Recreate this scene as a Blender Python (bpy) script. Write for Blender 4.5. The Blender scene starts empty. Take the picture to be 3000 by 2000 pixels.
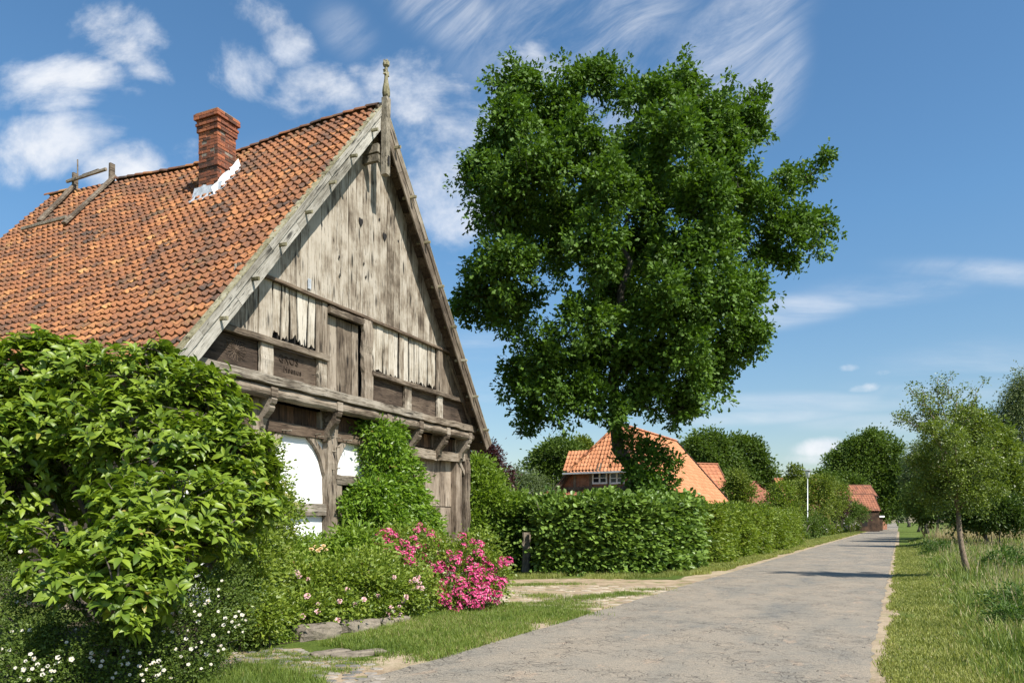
import bpy, math, random
import numpy as np
from mathutils import Vector, Matrix
R_ = math.radians
rng = np.random.default_rng(7); random.seed(7)
SC = bpy.context.scene; COL = SC.collection

# ---------------------------------------------------------------- camera, light, exposure
FX = 2200.0; EYE = 1.65                      # focal length in units of a 3000 wide picture, eye height
cam = bpy.data.cameras.new('camera'); cam.sensor_width = 36; cam.lens = FX/3000*36
cam.shift_y = 530/3000; cam.clip_end = 6000; cam.clip_start = .05
co = bpy.data.objects.new('camera', cam); COL.objects.link(co)
co.location = (0, 0, EYE); co.rotation_euler = (math.pi/2, 0, 0); SC.camera = co

SUN_EL = R_(50); SH = np.array([.67, -.742]); SH = SH/np.linalg.norm(SH)
SUN = np.array([SH[0]*math.cos(SUN_EL), SH[1]*math.cos(SUN_EL), math.sin(SUN_EL)])
sun = bpy.data.lights.new('sun', 'SUN'); sun.energy = 4.95; sun.angle = R_(.5); sun.color = (1, .95, .86)
so = bpy.data.objects.new('sun', sun); COL.objects.link(so)
so.rotation_euler = Vector(SUN).to_track_quat('Z', 'Y').to_euler()
SC.view_settings.view_transform = 'Standard'; SC.view_settings.look = 'None'
SC.view_settings.exposure = .66; SC.view_settings.gamma = 1
SC.cycles.use_denoising = True; SC.cycles.max_bounces = 6; SC.cycles.diffuse_bounces = 2
SC.cycles.transmission_bounces = 3; SC.cycles.glossy_bounces = 2; SC.cycles.transparent_max_bounces = 4
SC.cycles.sample_clamp_indirect = 4

def nd(nt, t, **kw):
    n = nt.nodes.new('ShaderNode' + t)
    for k, v in kw.items():
        if k in ('i',):
            for a, b in v.items(): n.inputs[a].default_value = b
        else: setattr(n, k, v)
    return n
def mth(nt, op, a, b=None, c=None, clamp=False):
    n = nt.nodes.new('ShaderNodeMath'); n.operation = op; n.use_clamp = clamp
    for i, x in enumerate((a, b, c)):
        if x is None: continue
        if isinstance(x, (int, float)): n.inputs[i].default_value = x
        else: nt.links.new(x, n.inputs[i])
    return n.outputs[0]
def maprange(nt, x, a, b, c=0., d=1., smooth=True):
    n = nt.nodes.new('ShaderNodeMapRange'); n.interpolation_type = 'SMOOTHSTEP' if smooth else 'LINEAR'
    nt.links.new(x, n.inputs[0])
    for i, v in zip((1, 2, 3, 4), (a, b, c, d)): n.inputs[i].default_value = v
    return n.outputs[0]
def mixc(nt, fac, a, b, mode='MIX'):
    n = nt.nodes.new('ShaderNodeMix'); n.data_type = 'RGBA'; n.blend_type = mode
    for s, x in ((0, fac), (6, a), (7, b)):
        if isinstance(x, (int, float)): n.inputs[s].default_value = x
        elif isinstance(x, tuple): n.inputs[s].default_value = x if len(x) == 4 else x + (1,)
        else: nt.links.new(x, n.inputs[s])
    return n.outputs[2]
def noise(nt, vec, scale, detail=4, rough=.55, dist=0.):
    n = nt.nodes.new('ShaderNodeTexNoise'); n.inputs['Scale'].default_value = scale
    n.inputs['Detail'].default_value = detail; n.inputs['Roughness'].default_value = rough
    n.inputs['Distortion'].default_value = dist
    if vec is not None: nt.links.new(vec, n.inputs['Vector'])
    return n.outputs[0]
def mapping(nt, vec, loc=(0, 0, 0), rot=(0, 0, 0), scale=(1, 1, 1), typ='POINT'):
    n = nt.nodes.new('ShaderNodeMapping'); n.vector_type = typ
    n.inputs['Location'].default_value = loc; n.inputs['Rotation'].default_value = rot; n.inputs['Scale'].default_value = scale
    nt.links.new(vec, n.inputs['Vector']); return n.outputs[0]
def ramp(nt, x, stops, interp='LINEAR'):
    n = nt.nodes.new('ShaderNodeValToRGB'); n.color_ramp.interpolation = interp
    e = n.color_ramp.elements
    while len(e) > 1: e.remove(e[-1])
    e[0].position = stops[0][0]; e[0].color = tuple(stops[0][1]) + (1,)
    for p, c in stops[1:]:
        k = e.new(p); k.color = tuple(c) + (1,)
    nt.links.new(x, n.inputs[0]); return n.outputs[0]

# ---------------------------------------------------------------- world: sky with clouds placed by direction
W_ = bpy.data.worlds.new('World'); SC.world = W_; W_.use_nodes = True
nt = W_.node_tree; nt.nodes.clear(); LK = nt.links.new
out = nd(nt, 'OutputWorld'); bg = nd(nt, 'Background'); LK(bg.outputs[0], out.inputs[0]); bg.inputs[1].default_value = .105
sky = nd(nt, 'TexSky'); sky.sky_type = 'NISHITA'; sky.sun_disc = False
sky.sun_elevation = SUN_EL; sky.sun_rotation = math.atan2(SH[0], SH[1]); sky.altitude = 50
sky.air_density = 1.0; sky.dust_density = .6; sky.ozone_density = 2.2
tc = nd(nt, 'TexCoord'); sep = nd(nt, 'SeparateXYZ'); LK(tc.outputs['Generated'], sep.inputs[0])
yy = mth(nt, 'MAXIMUM', sep.outputs[1], .08)
qx = mth(nt, 'DIVIDE', sep.outputs[0], yy); qz = mth(nt, 'DIVIDE', sep.outputs[2], yy)
cmb = nd(nt, 'CombineXYZ'); LK(qx, cmb.inputs[0]); LK(qz, cmb.inputs[1]); Q = cmb.outputs[0]
def blob(px, py, rx, ry, ang=0., w=1.):
    m = mapping(nt, Q, ((px-1500)/FX, (1530-py)/FX, 0), (0, 0, R_(ang)), (rx*1.3/FX, ry*1.3/FX, 1), 'TEXTURE')
    L = nd(nt, 'VectorMath', operation='LENGTH'); LK(m, L.inputs[0])
    r = maprange(nt, L.outputs['Value'], 1.0, .15, 0, w)
    return r
def total(bl):
    s = None
    for b in bl:
        x = blob(*b); s = x if s is None else mth(nt, 'MAXIMUM', s, x)
    return s
cum = total([(340, 75, 230, 135, -25, 1), (180, 250, 270, 120, 5, 1.05), (420, 180, 150, 80, -35, .8), (160, 410, 300, 130, 10, 1.), (370, 480, 190, 110, 0, .95),
    (540, 440, 110, 70, 0, .7), (340, 360, 110, 80, 0, .7), (385, 275, 70, 50, 0, .75), (715, 215, 150, 110, -30, .95), (770, 40, 150, 90, -30, .75), (840, 130, 110, 100, -40, .8),
    (930, 290, 260, 120, -8, .85), (1150, 260, 170, 130, 0, .7), (1290, 380, 300, 220, -25, .82), (1340, 560, 260, 190, -10, .85), (1340, 650, 180, 120, 0, .95), (1270, 470, 200, 90, -30, .7), (1470, 330, 160, 120, 30, .7),
    (1055, 205, 60, 45, 0, .6), (1380, 760, 220, 60, 0, .4), (2400, 1310, 100, 42, 8, 1.15), (2385, 1345, 110, 26, 0, .8), (2520, 1140, 95, 22, 8, .8), (2620, 1150, 90, 30, 30, .65), (2485, 1078, 45, 18, 0, .75), (2590, 1092, 40, 16, 0, .5), (1640, 1300, 160, 60, 0, .6), (1580, 190, 230, 110, 10, .75)])
cn = noise(nt, mapping(nt, Q, (3.1, 1.7, 0), (0, 0, .3), (1, 1.25, 1)), 5.2, 12, .62, .35)
cf = noise(nt, mapping(nt, Q, (.3, 5.7, 0)), 16, 8, .6, .4)
cd = mth(nt, 'ADD', mth(nt, 'ADD', mth(nt, 'MULTIPLY', mth(nt, 'SUBTRACT', cn, .5), 3.0), mth(nt, 'MULTIPLY', mth(nt, 'SUBTRACT', cf, .5), .9)), cum)
cumd = mth(nt, 'MULTIPLY', maprange(nt, cd, .38, 1.35, 0, 1), maprange(nt, cum, 0, .3, 0, 1))
cir = total([(2080, 170, 420, 150, 42, 1.), (1850, 280, 400, 150, 30, .8), (2250, 200, 130, 260, -8, .95), (1680, 90, 420, 190, 15, .95), (1320, 40, 260, 120, -30, .85), (1500, 330, 420, 150, 20, .5), (2330, 905, 260, 60, 10, .85), (2600, 850, 330, 55, 4, .75),
    (2900, 800, 350, 50, -3, .7), (2850, 1090, 420, 110, 5, .5), (2350, 1180, 420, 40, 0, .6), (2250, 1220, 330, 30, 3, .6), (2620, 1240, 400, 40, 0, .5), (1450, 1020, 330, 60, 0, .5), (1420, 1140, 300, 70, 0, .5), (850, 480, 500, 110, 12, .4), (1010, 90, 120, 90, -40, .5)])
wob = noise(nt, mapping(nt, Q, (1, 1, 0)), 2.2, 2, .5)
qw = nd(nt, 'VectorMath', operation='ADD'); LK(Q, qw.inputs[0]); cw = nd(nt, 'CombineXYZ'); LK(mth(nt, 'MULTIPLY', wob, .22), cw.inputs[1]); LK(cw.outputs[0], qw.inputs[1])
st = noise(nt, mapping(nt, mapping(nt, qw.outputs[0], (0, 0, 0), (0, 0, R_(-38)), (1, 1, 1)), (0, 0, 0), (0, 0, 0), (1.5, 6.5, 1)), 2.2, 12, .66, .5)
st2 = noise(nt, mapping(nt, Q, (4, 0, 0), (0, 0, R_(-6)), (2, 14, 1)), 1.3, 7, .6, .3)
hi = maprange(nt, qz, .28, .42, 0, 1)
stt = mth(nt, 'ADD', mth(nt, 'MULTIPLY', st, hi), mth(nt, 'MULTIPLY', st2, mth(nt, 'SUBTRACT', 1., hi)))
cird = mth(nt, 'MULTIPLY', mth(nt, 'MULTIPLY', maprange(nt, stt, .30, .82, 0, .85), maprange(nt, cum, .9, .2, .4, 1)), maprange(nt, cir, 0, .9, 0, 1))
dens = mth(nt, 'MULTIPLY', mth(nt, 'MAXIMUM', cumd, cird), maprange(nt, sep.outputs[1], .1, .3, 0, 1))
hs = nd(nt, 'HueSaturation'); hs.inputs['Saturation'].default_value = 1.12; hs.inputs['Value'].default_value = 1.
LK(sky.outputs[0], hs.inputs['Color'])
skc = mixc(nt, 1., hs.outputs[0], ramp(nt, sep.outputs[2], [(0., (.76, .70, .65)), (.1, (.84, .81, .75)), (.2, (.86, .90, .86)), (.36, (.84, 1.0, 1.0)), (1., (.82, 1.0, 1.02))]), 'MULTIPLY')
shade = noise(nt, mapping(nt, Q, (.07, .05, 0), (0, 0, 0), (1, 1.4, 1)), 9, 6, .6)
ccol = mixc(nt, maprange(nt, shade, .3, .7), (4.6, 5.0, 5.7), (5.9, 6.0, 6.2))
LK(mixc(nt, mth(nt, 'MULTIPLY', dens, .93), skc, ccol), bg.inputs[0])
try: W_.cycles.sampling_method = 'MANUAL'; W_.cycles.sample_map_resolution = 512
except Exception: pass

# ---------------------------------------------------------------- mesh helpers
def mk(name, V, F, mat, parent=None, rnd=None, smooth=False, midx=None):
    """one mesh object from vertices and a list of face arrays (n,k)"""
    V = np.asarray(V, np.float32).reshape(-1, 3); F = [np.asarray(f, np.int32) for f in F if len(f)]
    me = bpy.data.meshes.new(name); me.vertices.add(len(V)); me.vertices.foreach_set('co', V.ravel())
    lo = np.concatenate([f.ravel() for f in F]); sz = np.concatenate([np.full(len(f), f.shape[1], np.int32) for f in F])
    me.loops.add(len(lo)); me.loops.foreach_set('vertex_index', lo)
    me.polygons.add(len(sz)); me.polygons.foreach_set('loop_start', np.concatenate([[0], np.cumsum(sz)[:-1]]).astype(np.int32))
    me.polygons.foreach_set('loop_total', sz)
    if rnd is not None:
        a = me.attributes.new('rnd', 'FLOAT', 'FACE'); a.data.foreach_set('value', np.asarray(rnd, np.float32))
    for m in (mat if isinstance(mat, (list, tuple)) else [mat]): me.materials.append(m)
    if midx is not None: me.polygons.foreach_set('material_index', np.asarray(midx, np.int32))
    me.polygons.foreach_set('use_smooth', np.full(len(sz), bool(smooth)))
    me.update(calc_edges=True); me.validate()
    o = bpy.data.objects.new(name, me); COL.objects.link(o)
    if parent is not None: o.parent = parent
    return o
def tag(o, label, cat=None, group=None, kind=None):
    if label: o['label'] = label
    if cat: o['category'] = cat
    if group: o['group'] = group
    if kind: o['kind'] = kind
    return o
def thing(name, label, cat, loc=(0, 0, 0), rz=0., group=None):
    o = bpy.data.objects.new(name, None); COL.objects.link(o); o.location = loc; o.rotation_euler = (0, 0, rz); o.empty_display_size = .2
    return tag(o, label, cat, group)
def nrmz(a): return a/np.maximum(np.linalg.norm(a, axis=-1, keepdims=True), 1e-9)
class MB:
    def __init__(s): s.V = []; s.F = {}; s.n = 0; s.r = {}
    def add(s, V, faces, rnd=0.):
        V = np.asarray(V, float).reshape(-1, 3)
        for f in faces:
            s.F.setdefault(len(f), []).append([i+s.n for i in f]); s.r.setdefault(len(f), []).append(rnd)
        s.V.append(V); s.n += len(V)
    def box(s, x0, x1, y0, y1, z0, z1, rnd=0.):
        V = [(x, y, z) for z in (z0, z1) for x, y in ((x0, y0), (x1, y0), (x1, y1), (x0, y1))]
        s.add(V, [(0, 3, 2, 1), (4, 5, 6, 7), (0, 1, 5, 4), (1, 2, 6, 5), (2, 3, 7, 6), (3, 0, 4, 7)], rnd)
    def sweep(s, a, b, up, sec, seg=1, jit=0., rnd=0., bow=0., taper=1.):
        a = np.array(a, float); b = np.array(b, float); d = b-a; d = d/np.linalg.norm(d); up = np.array(up, float)
        sd = np.cross(d, up); sd /= np.linalg.norm(sd); up = np.cross(sd, d); k = len(sec); V = []
        for i in range(seg+1):
            t = i/seg; sc = 1+(taper-1)*t
            c = a+(b-a)*t+up*bow*4*t*(1-t)
            jj = rng.normal(0, jit, 2) if jit else (0, 0)
            for (x, y) in sec:
                V.append(c+sd*(x*sc+jj[0]+(rng.normal(0, jit*.5) if jit else 0))+up*(y*sc+jj[1]+(rng.normal(0, jit*.5) if jit else 0)))
        F = [(i*k+j, i*k+(j+1) % k, (i+1)*k+(j+1) % k, (i+1)*k+j) for i in range(seg) for j in range(k)]
        F += [tuple(range(k-1, -1, -1)), tuple(seg*k+j for j in range(k))]
        s.add(V, F, rnd)
    def beam(s, a, b, up, w, h, seg=6, jit=.003, ch=.009, rnd=None, bow=0.):
        w /= 2; h /= 2
        sec = [(-w+ch, -h), (w-ch, -h), (w, -h+ch), (w, h-ch), (w-ch, h), (-w+ch, h), (-w, h-ch), (-w, -h+ch)]
        s.sweep(a, b, up, sec, seg, jit, rng.random() if rnd is None else rnd, bow)
    def tube(s, P, rad, n=7, rnd=0., cap=True):
        P = np.array(P, float); m = len(P); rad = np.broadcast_to(rad, (m,)); T = np.gradient(P, axis=0); T = nrmz(T)
        u = np.cross(T[0], [0, 0, 1.] if abs(T[0][2]) < .9 else [1., 0, 0]); V = []
        for i in range(m):
            u = u-T[i]*np.dot(u, T[i]); u /= max(np.linalg.norm(u), 1e-9); w = np.cross(T[i], u)
            for j in range(n):
                a = 2*math.pi*j/n; V.append(P[i]+rad[i]*(math.cos(a)*u+math.sin(a)*w))
        F = [(i*n+j, i*n+(j+1) % n, (i+1)*n+(j+1) % n, (i+1)*n+j) for i in range(m-1) for j in range(n)]
        if cap: F += [tuple(range(n-1, -1, -1)), tuple((m-1)*n+j for j in range(n))]
        s.add(V, F, rnd)
    def prism(s, pts, d, rnd=0.):
        """extrude a planar polygon of 3d points by vector d"""
        P = np.array(pts, float); k = len(P); d = np.array(d, float)
        s.add(np.vstack([P, P+d]), [tuple(range(k)), tuple(range(2*k-1, k-1, -1))] + [(j, (j+1) % k, k+(j+1) % k, k+j)[::-1] for j in range(k)], rnd)
    def lathe(s, prof, c=(0, 0, 0), n=16, rnd=0.):
        c = np.array(c, float); V = [c+[r*math.cos(2*math.pi*j/n), r*math.sin(2*math.pi*j/n), z] for r, z in prof for j in range(n)]
        m = len(prof); F = [(i*n+j, i*n+(j+1) % n, (i+1)*n+(j+1) % n, (i+1)*n+j) for i in range(m-1) for j in range(n)]
        F += [tuple(range(n-1, -1, -1)), tuple((m-1)*n+j for j in range(n))]
        s.add(V, F, rnd)
    def build(s, name, mat, parent=None, smooth=False):
        ks = sorted(s.F); r = [x for k in ks for x in s.r[k]]
        return mk(name, np.vstack(s.V), [np.array(s.F[k]) for k in ks], mat, parent, r, smooth)

# ---------------------------------------------------------------- materials
def base_mat(name):
    m = bpy.data.materials.new(name); m.use_nodes = True; n = m.node_tree; p = n.nodes['Principled BSDF']
    return m, n, p
def plain(name, col, rough=.7, metal=0., var=.12, scale=6., bump=0.):
    m, n, p = base_mat(name); t = nd(n, 'TexCoord')
    f = noise(n, t.outputs['Object'], scale, 6, .6)
    c = mixc(n, maprange(n, f, .3, .7), tuple(x*(1-var) for x in col), tuple(min(1, x*(1+var)) for x in col))
    n.links.new(c, p.inputs['Base Color']); p.inputs['Roughness'].default_value = rough; p.inputs['Metallic'].default_value = metal
    if bump:
        b = nd(n, 'Bump'); b.inputs['Strength'].default_value = bump; b.inputs['Distance'].default_value = .01
        n.links.new(noise(n, t.outputs['Object'], scale*8, 4), b.inputs['Height']); n.links.new(b.outputs[0], p.inputs['Normal'])
    return m
def leaf_mat(name, dark, light, alt=None, trans=.35, rough=.45, spec=.4, altp=.9, tcol=None):
    m, n, p = base_mat(name); a = nd(n, 'Attribute'); a.attribute_name = 'rnd'
    st = [(0, dark), (.8, light)]
    if alt: st += [(altp, light), (min(1., altp+.06), alt)]
    c = ramp(n, a.outputs['Fac'], st); n.links.new(c, p.inputs['Base Color'])
    p.inputs['Roughness'].default_value = rough; p.inputs['Specular IOR Level'].default_value = spec
    t = nd(n, 'BsdfTranslucent'); n.links.new(mixc(n, 1., c, tcol or (1.3, 1.35, .6), 'MULTIPLY'), t.inputs[0])
    mx = nd(n, 'MixShader'); mx.inputs[0].default_value = trans
    n.links.new(p.outputs[0], mx.inputs[1]); n.links.new(t.outputs[0], mx.inputs[2])
    n.links.new(mx.outputs[0], n.nodes['Material Output'].inputs[0]); return m
def wood(name, stops, scale=(14, 14, .9), rot=(0, 0, 0), fine=1., rough=.85, bump=.5, knots=True, stain=.5):
    m, n, p = base_mat(name); t = nd(n, 'TexCoord'); a = nd(n, 'Attribute'); a.attribute_name = 'rnd'
    sh = nd(n, 'VectorMath', operation='ADD'); cb = nd(n, 'CombineXYZ')
    n.links.new(mth(n, 'MULTIPLY', a.outputs['Fac'], 37.), cb.inputs[0]); n.links.new(mth(n, 'MULTIPLY', a.outputs['Fac'], 91.), cb.inputs[2])
    n.links.new(mapping(n, t.outputs['Object'], (0, 0, 0), rot), sh.inputs[0]); n.links.new(cb.outputs[0], sh.inputs[1])
    v = mapping(n, sh.outputs[0], (0, 0, 0), (0, 0, 0), scale)
    g = noise(n, v, 1.2*fine, 8, .68, 1.1)
    g2 = noise(n, v, 5*fine, 5, .7, .3)
    big = noise(n, sh.outputs[0], 1.3, 4, .6)
    x = mth(n, 'ADD', mth(n, 'MULTIPLY', g, .62), mth(n, 'MULTIPLY', g2, .38))
    x = mth(n, 'ADD', x, mth(n, 'MULTIPLY', mth(n, 'SUBTRACT', big, .5), stain))
    x = mth(n, 'ADD', x, mth(n, 'MULTIPLY', mth(n, 'SUBTRACT', a.outputs['Fac'], .5), .20))
    c = ramp(n, x, stops)
    crack = maprange(n, noise(n, v, 2.6*fine, 4, .55, .8), .35, .40, .22, 1)
    c = mixc(n, 1., c, crack, 'MULTIPLY')
    if knots:
        vo = nd(n, 'TexVoronoi'); vo.inputs['Scale'].default_value = 1.0; vo.inputs['Randomness'].default_value = 1.
        n.links.new(mapping(n, sh.outputs[0], (0, 0, 0), (0, 0, 0), tuple(q**.5*1.1 for q in scale)), vo.inputs['Vector'])
        k = maprange(n, vo.outputs['Distance'], .07, .24, .16, 1)
        c = mixc(n, 1., c, k, 'MULTIPLY')
    n.links.new(c, p.inputs['Base Color']); p.inputs['Roughness'].default_value = rough; p.inputs['Specular IOR Level'].default_value = .25
    b = nd(n, 'Bump'); b.inputs['Strength'].default_value = bump; b.inputs['Distance'].default_value = .012
    n.links.new(mth(n, 'MULTIPLY', x, crack), b.inputs['Height']); n.links.new(b.outputs[0], p.inputs['Normal'])
    return m
LT = [(.31, (.085, .064, .045)), (.41, (.205, .165, .122)), (.49, (.315, .268, .207)), (.60, (.44, .39, .32))]
BL_ = [(.31, (.13, .10, .07)), (.41, (.29, .24, .18)), (.49, (.42, .37, .295)), (.6, (.56, .51, .43))]
MD = [(.30, (.04, .029, .02)), (.41, (.115, .087, .062)), (.51, (.21, .168, .124)), (.64, (.35, .295, .232))]
DK = [(.28, (.022, .016, .011)), (.45, (.07, .048, .033)), (.58, (.13, .092, .064)), (.72, (.22, .17, .12))]
RD = [(.3, (.03, .018, .012)), (.48, (.075, .045, .028)), (.6, (.13, .072, .042)), (.74, (.25, .15, .09))]
M = {}
M['wood_v'] = wood('weathered_boards', LT, (15, 15, .8), stain=.85)
M['wood_vl'] = wood('bleached_boards', BL_, (15, 15, .8))
M['wood_vm'] = wood('brown_boards', MD, (15, 15, .8))
M['wood_vd'] = wood('dark_boards', RD, (15, 15, .8), stain=.7)
M['wood_door'] = wood('door_boards', [(.28, (.07, .05, .035)), (.42, (.2, .155, .115)), (.56, (.34, .275, .21)), (.72, (.46, .39, .31))], (13, 13, .7))
M['wood_h'] = wood('beam_timber', [(.32, (.03, .023, .017)), (.41, (.10, .08, .06)), (.51, (.21, .178, .138)), (.63, (.37, .325, .265))], (.8, 12, 12), knots=False, bump=.9)
M['wood_hd'] = wood('dark_beam_timber', DK, (.8, 12, 14), knots=False, bump=.9)
M['wood_hm'] = wood('middle_beam_timber', MD, (.8, 12, 14), knots=False, bump=.8)
M['panel'] = wood('panel_timber', [(.3, (.03, .021, .015)), (.45, (.075, .053, .038)), (.58, (.125, .092, .066)), (.74, (.19, .15, .11))], (1., 14, 16), knots=False, bump=.7)
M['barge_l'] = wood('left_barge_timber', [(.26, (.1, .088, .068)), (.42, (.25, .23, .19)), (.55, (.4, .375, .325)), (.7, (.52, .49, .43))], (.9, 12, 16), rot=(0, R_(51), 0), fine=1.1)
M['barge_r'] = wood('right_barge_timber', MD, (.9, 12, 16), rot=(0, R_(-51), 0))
M['wood_any'] = wood('grey_timber', [(.28, (.06, .05, .035)), (.42, (.17, .145, .105)), (.55, (.3, .26, .2)), (.7, (.42, .38, .31))], (7, 7, 3), knots=False)
M['wood_moss'] = wood('mossy_timber', [(.28, (.05, .045, .02)), (.42, (.17, .15, .085)), (.55, (.3, .27, .17)), (.7, (.42, .39, .3))], (6, 3, 3), knots=False)
M['plaster'] = plain('white_plaster', (.88, .88, .86), .9, var=.03, scale=2.)
M['dark'] = plain('dark_opening', (.012, .01, .009), .95)  # near black, stands in for the darkness inside openings; also plain black parts
M['zinc'] = plain('zinc_flashing', (.52, .54, .56), .5, .3, .25, 9, .5)

def tile_mat(name, stops, lichen=.5, grime=.5, nsc=3.):
    m, n, p = base_mat(name); t = nd(n, 'TexCoord'); a = nd(n, 'Attribute'); a.attribute_name = 'rnd'
    big = noise(n, t.outputs['Object'], .5, 3, .5); mid = noise(n, t.outputs['Object'], nsc*3, 6, .65); fin = noise(n, t.outputs['Object'], 40, 4, .6)
    x = mth(n, 'ADD', a.outputs['Fac'], mth(n, 'MULTIPLY', mth(n, 'SUBTRACT', noise(n, t.outputs['Object'], .9, 6, .62), .5), 1.1*grime))
    x = mth(n, 'ADD', x, mth(n, 'MULTIPLY', mth(n, 'SUBTRACT', mid, .5), .75*grime))
    c = ramp(n, x, stops)
    c = mixc(n, 1., c, ramp(n, fin, [(.3, (.72, .7, .68)), (.65, (1.12, 1.1, 1.08))]), 'MULTIPLY')
    if lichen:
        l = mth(n, 'MULTIPLY', maprange(n, noise(n, t.outputs['Object'], 1.7, 8, .7, .4), .5, .72, 0, 1), maprange(n, noise(n, t.outputs['Object'], 26, 3), .45, .62, .2, 1))
        c = mixc(n, mth(n, 'MULTIPLY', l, lichen), c, (.26, .19, .075))
    n.links.new(c, p.inputs['Base Color']); p.inputs['Roughness'].default_value = .8; p.inputs['Specular IOR Level'].default_value = .3
    b = nd(n, 'Bump'); b.inputs['Strength'].default_value = .45; b.inputs['Distance'].default_value = .01
    n.links.new(mth(n, 'ADD', mid, fin), b.inputs['Height']); n.links.new(b.outputs[0], p.inputs['Normal']); return m
M['tile_old'] = tile_mat('old_clay_tiles', [(0, (.065, .046, .036)), (.16, (.115, .064, .043)), (.36, (.19, .087, .047)), (.56, (.285, .118, .052)), (.8, (.385, .175, .07)), (1., (.45, .27, .11))], .7, .8)
M['tile_new'] = tile_mat('orange_clay_tiles', [(0, (.42, .165, .075)), (.5, (.53, .235, .115)), (1., (.62, .3, .165))], 0., .3)
M['tile_brown'] = tile_mat('brown_clay_tiles', [(0, (.16, .07, .045)), (.5, (.3, .12, .07)), (1., (.4, .18, .1))], .3, .6)
M['tile_far'] = tile_mat('far_clay_tiles', [(0, (.32, .13, .07)), (.5, (.45, .18, .09)), (1., (.55, .26, .13))], .2, .5)
def brick_mat(name, c1, c2, mortar, scale=4.2, cw=(1, 1, 1)):
    m, n, p = base_mat(name); t = nd(n, 'TexCoord'); ge = nd(n, 'NewGeometry'); sp = nd(n, 'SeparateXYZ'); n.links.new(t.outputs['Object'], sp.inputs[0])
    u = mth(n, 'ADD', sp.outputs[0], sp.outputs[1]); cb = nd(n, 'CombineXYZ'); n.links.new(u, cb.inputs[0]); n.links.new(sp.outputs[2], cb.inputs[1])
    b = nd(n, 'TexBrick'); n.links.new(cb.outputs[0], b.inputs['Vector']); b.inputs['Scale'].default_value = scale
    b.inputs['Brick Width'].default_value = 1.05; b.inputs['Row Height'].default_value = .32; b.inputs['Mortar Size'].default_value = .035
    b.inputs['Color1'].default_value = c1+(1,); b.inputs['Color2'].default_value = c2+(1,); b.inputs['Mortar'].default_value = mortar+(1,); b.inputs['Bias'].default_value = -.2
    f = noise(n, t.outputs['Object'], 3, 7, .65)
    c = mixc(n, 1., b.outputs[0], ramp(n, f, [(.3, (.45, .42, .4)), (.62, (1.15, 1.1, 1.05))]), 'MULTIPLY')
    n.links.new(c, p.inputs['Base Color']); p.inputs['Roughness'].default_value = .85
    bp = nd(n, 'Bump'); bp.inputs['Strength'].default_value = .7; bp.inputs['Distance'].default_value = .01; bp.invert = True
    n.links.new(mth(n, 'ADD', b.outputs['Fac'], mth(n, 'MULTIPLY', noise(n, t.outputs['Object'], 30, 4), .4)), bp.inputs['Height']); n.links.new(bp.outputs[0], p.inputs['Normal']); return m
M['brick'] = brick_mat('chimney_brick', (.36, .12, .06), (.22, .085, .05), (.14, .11, .085))
M['mortar'] = plain('old_mortar', (.24, .2, .16), .95, var=.3, scale=12)
M['bricks'] = tile_mat('old_red_bricks', [(0, (.07, .042, .032)), (.3, (.15, .065, .043)), (.6, (.27, .095, .052)), (1., (.42, .15, .07))], .2, 1.1, 5.)
M['brick2'] = brick_mat('house_brick', (.42, .17, .09), (.3, .12, .07), (.34, .29, .24))

# ---------------------------------------------------------------- site frames
def gz(y): y = np.asarray(y, float); t = np.clip((y-140)/320, 0, 1); return 1.3*t*t*(3-2*t)
def W(px, py):                                   # ground point from a sighting (3000 wide picture)
    D = FX*EYE/(py-1530.); return np.array([(px-1500.)/FX*D, D, 0.])
def P(px, py, D): return np.array([(px-1500.)/FX*D, D, EYE+(1530.-py)/FX*D])
RD_ = np.array([.4585, .8887]); RN_ = np.array([.8887, -.4585])
def RP(s, off, z=0.): return np.array([RD_[0]*s+RN_[0]*off, RD_[1]*s+RN_[1]*off, z])
def vnoise(x, y, f, seed=0):
    """cheap smooth noise on arrays"""
    x = np.asarray(x, float)*f; y = np.asarray(y, float)*f; o = 0
    for k, (a, b, c) in enumerate(((1, .3, 1.7), (-.6, 1.1, 4.1), (.9, .9, 2.2), (1.7, -1.3, .4), (-2.1, .8, 5.3), (.7, 2.6, 3.3))):
        o = o+np.sin(a*x+b*y+c+seed*1.37*(k+1))/(1+.25*k)
    return o/3.6

def ground_mat():
    m, n, p = base_mat('ground_grass'); t = nd(n, 'TexCoord'); o = t.outputs['Object']
    a = noise(n, o, .35, 6, .6); b = noise(n, o, 3.5, 8, .7); f = noise(n, o, 30, 4, .7)
    c = ramp(n, mth(n, 'ADD', mth(n, 'MULTIPLY', a, .6), mth(n, 'MULTIPLY', b, .4)), [(.32, (.045, .075, .014)), (.5, (.1, .145, .028)), (.62, (.17, .18, .05)), (.75, (.25, .21, .1))])
    c = mixc(n, 1., c, ramp(n, f, [(.3, (.55, .55, .5)), (.65, (1.2, 1.2, 1.1))]), 'MULTIPLY')
    n.links.new(c, p.inputs['Base Color']); p.inputs['Roughness'].default_value = .9; p.inputs['Specular IOR Level'].default_value = .1
    bp = nd(n, 'Bump'); bp.inputs['Distance'].default_value = .04; n.links.new(f, bp.inputs['Height']); n.links.new(bp.outputs[0], p.inputs['Normal']); return m
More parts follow.
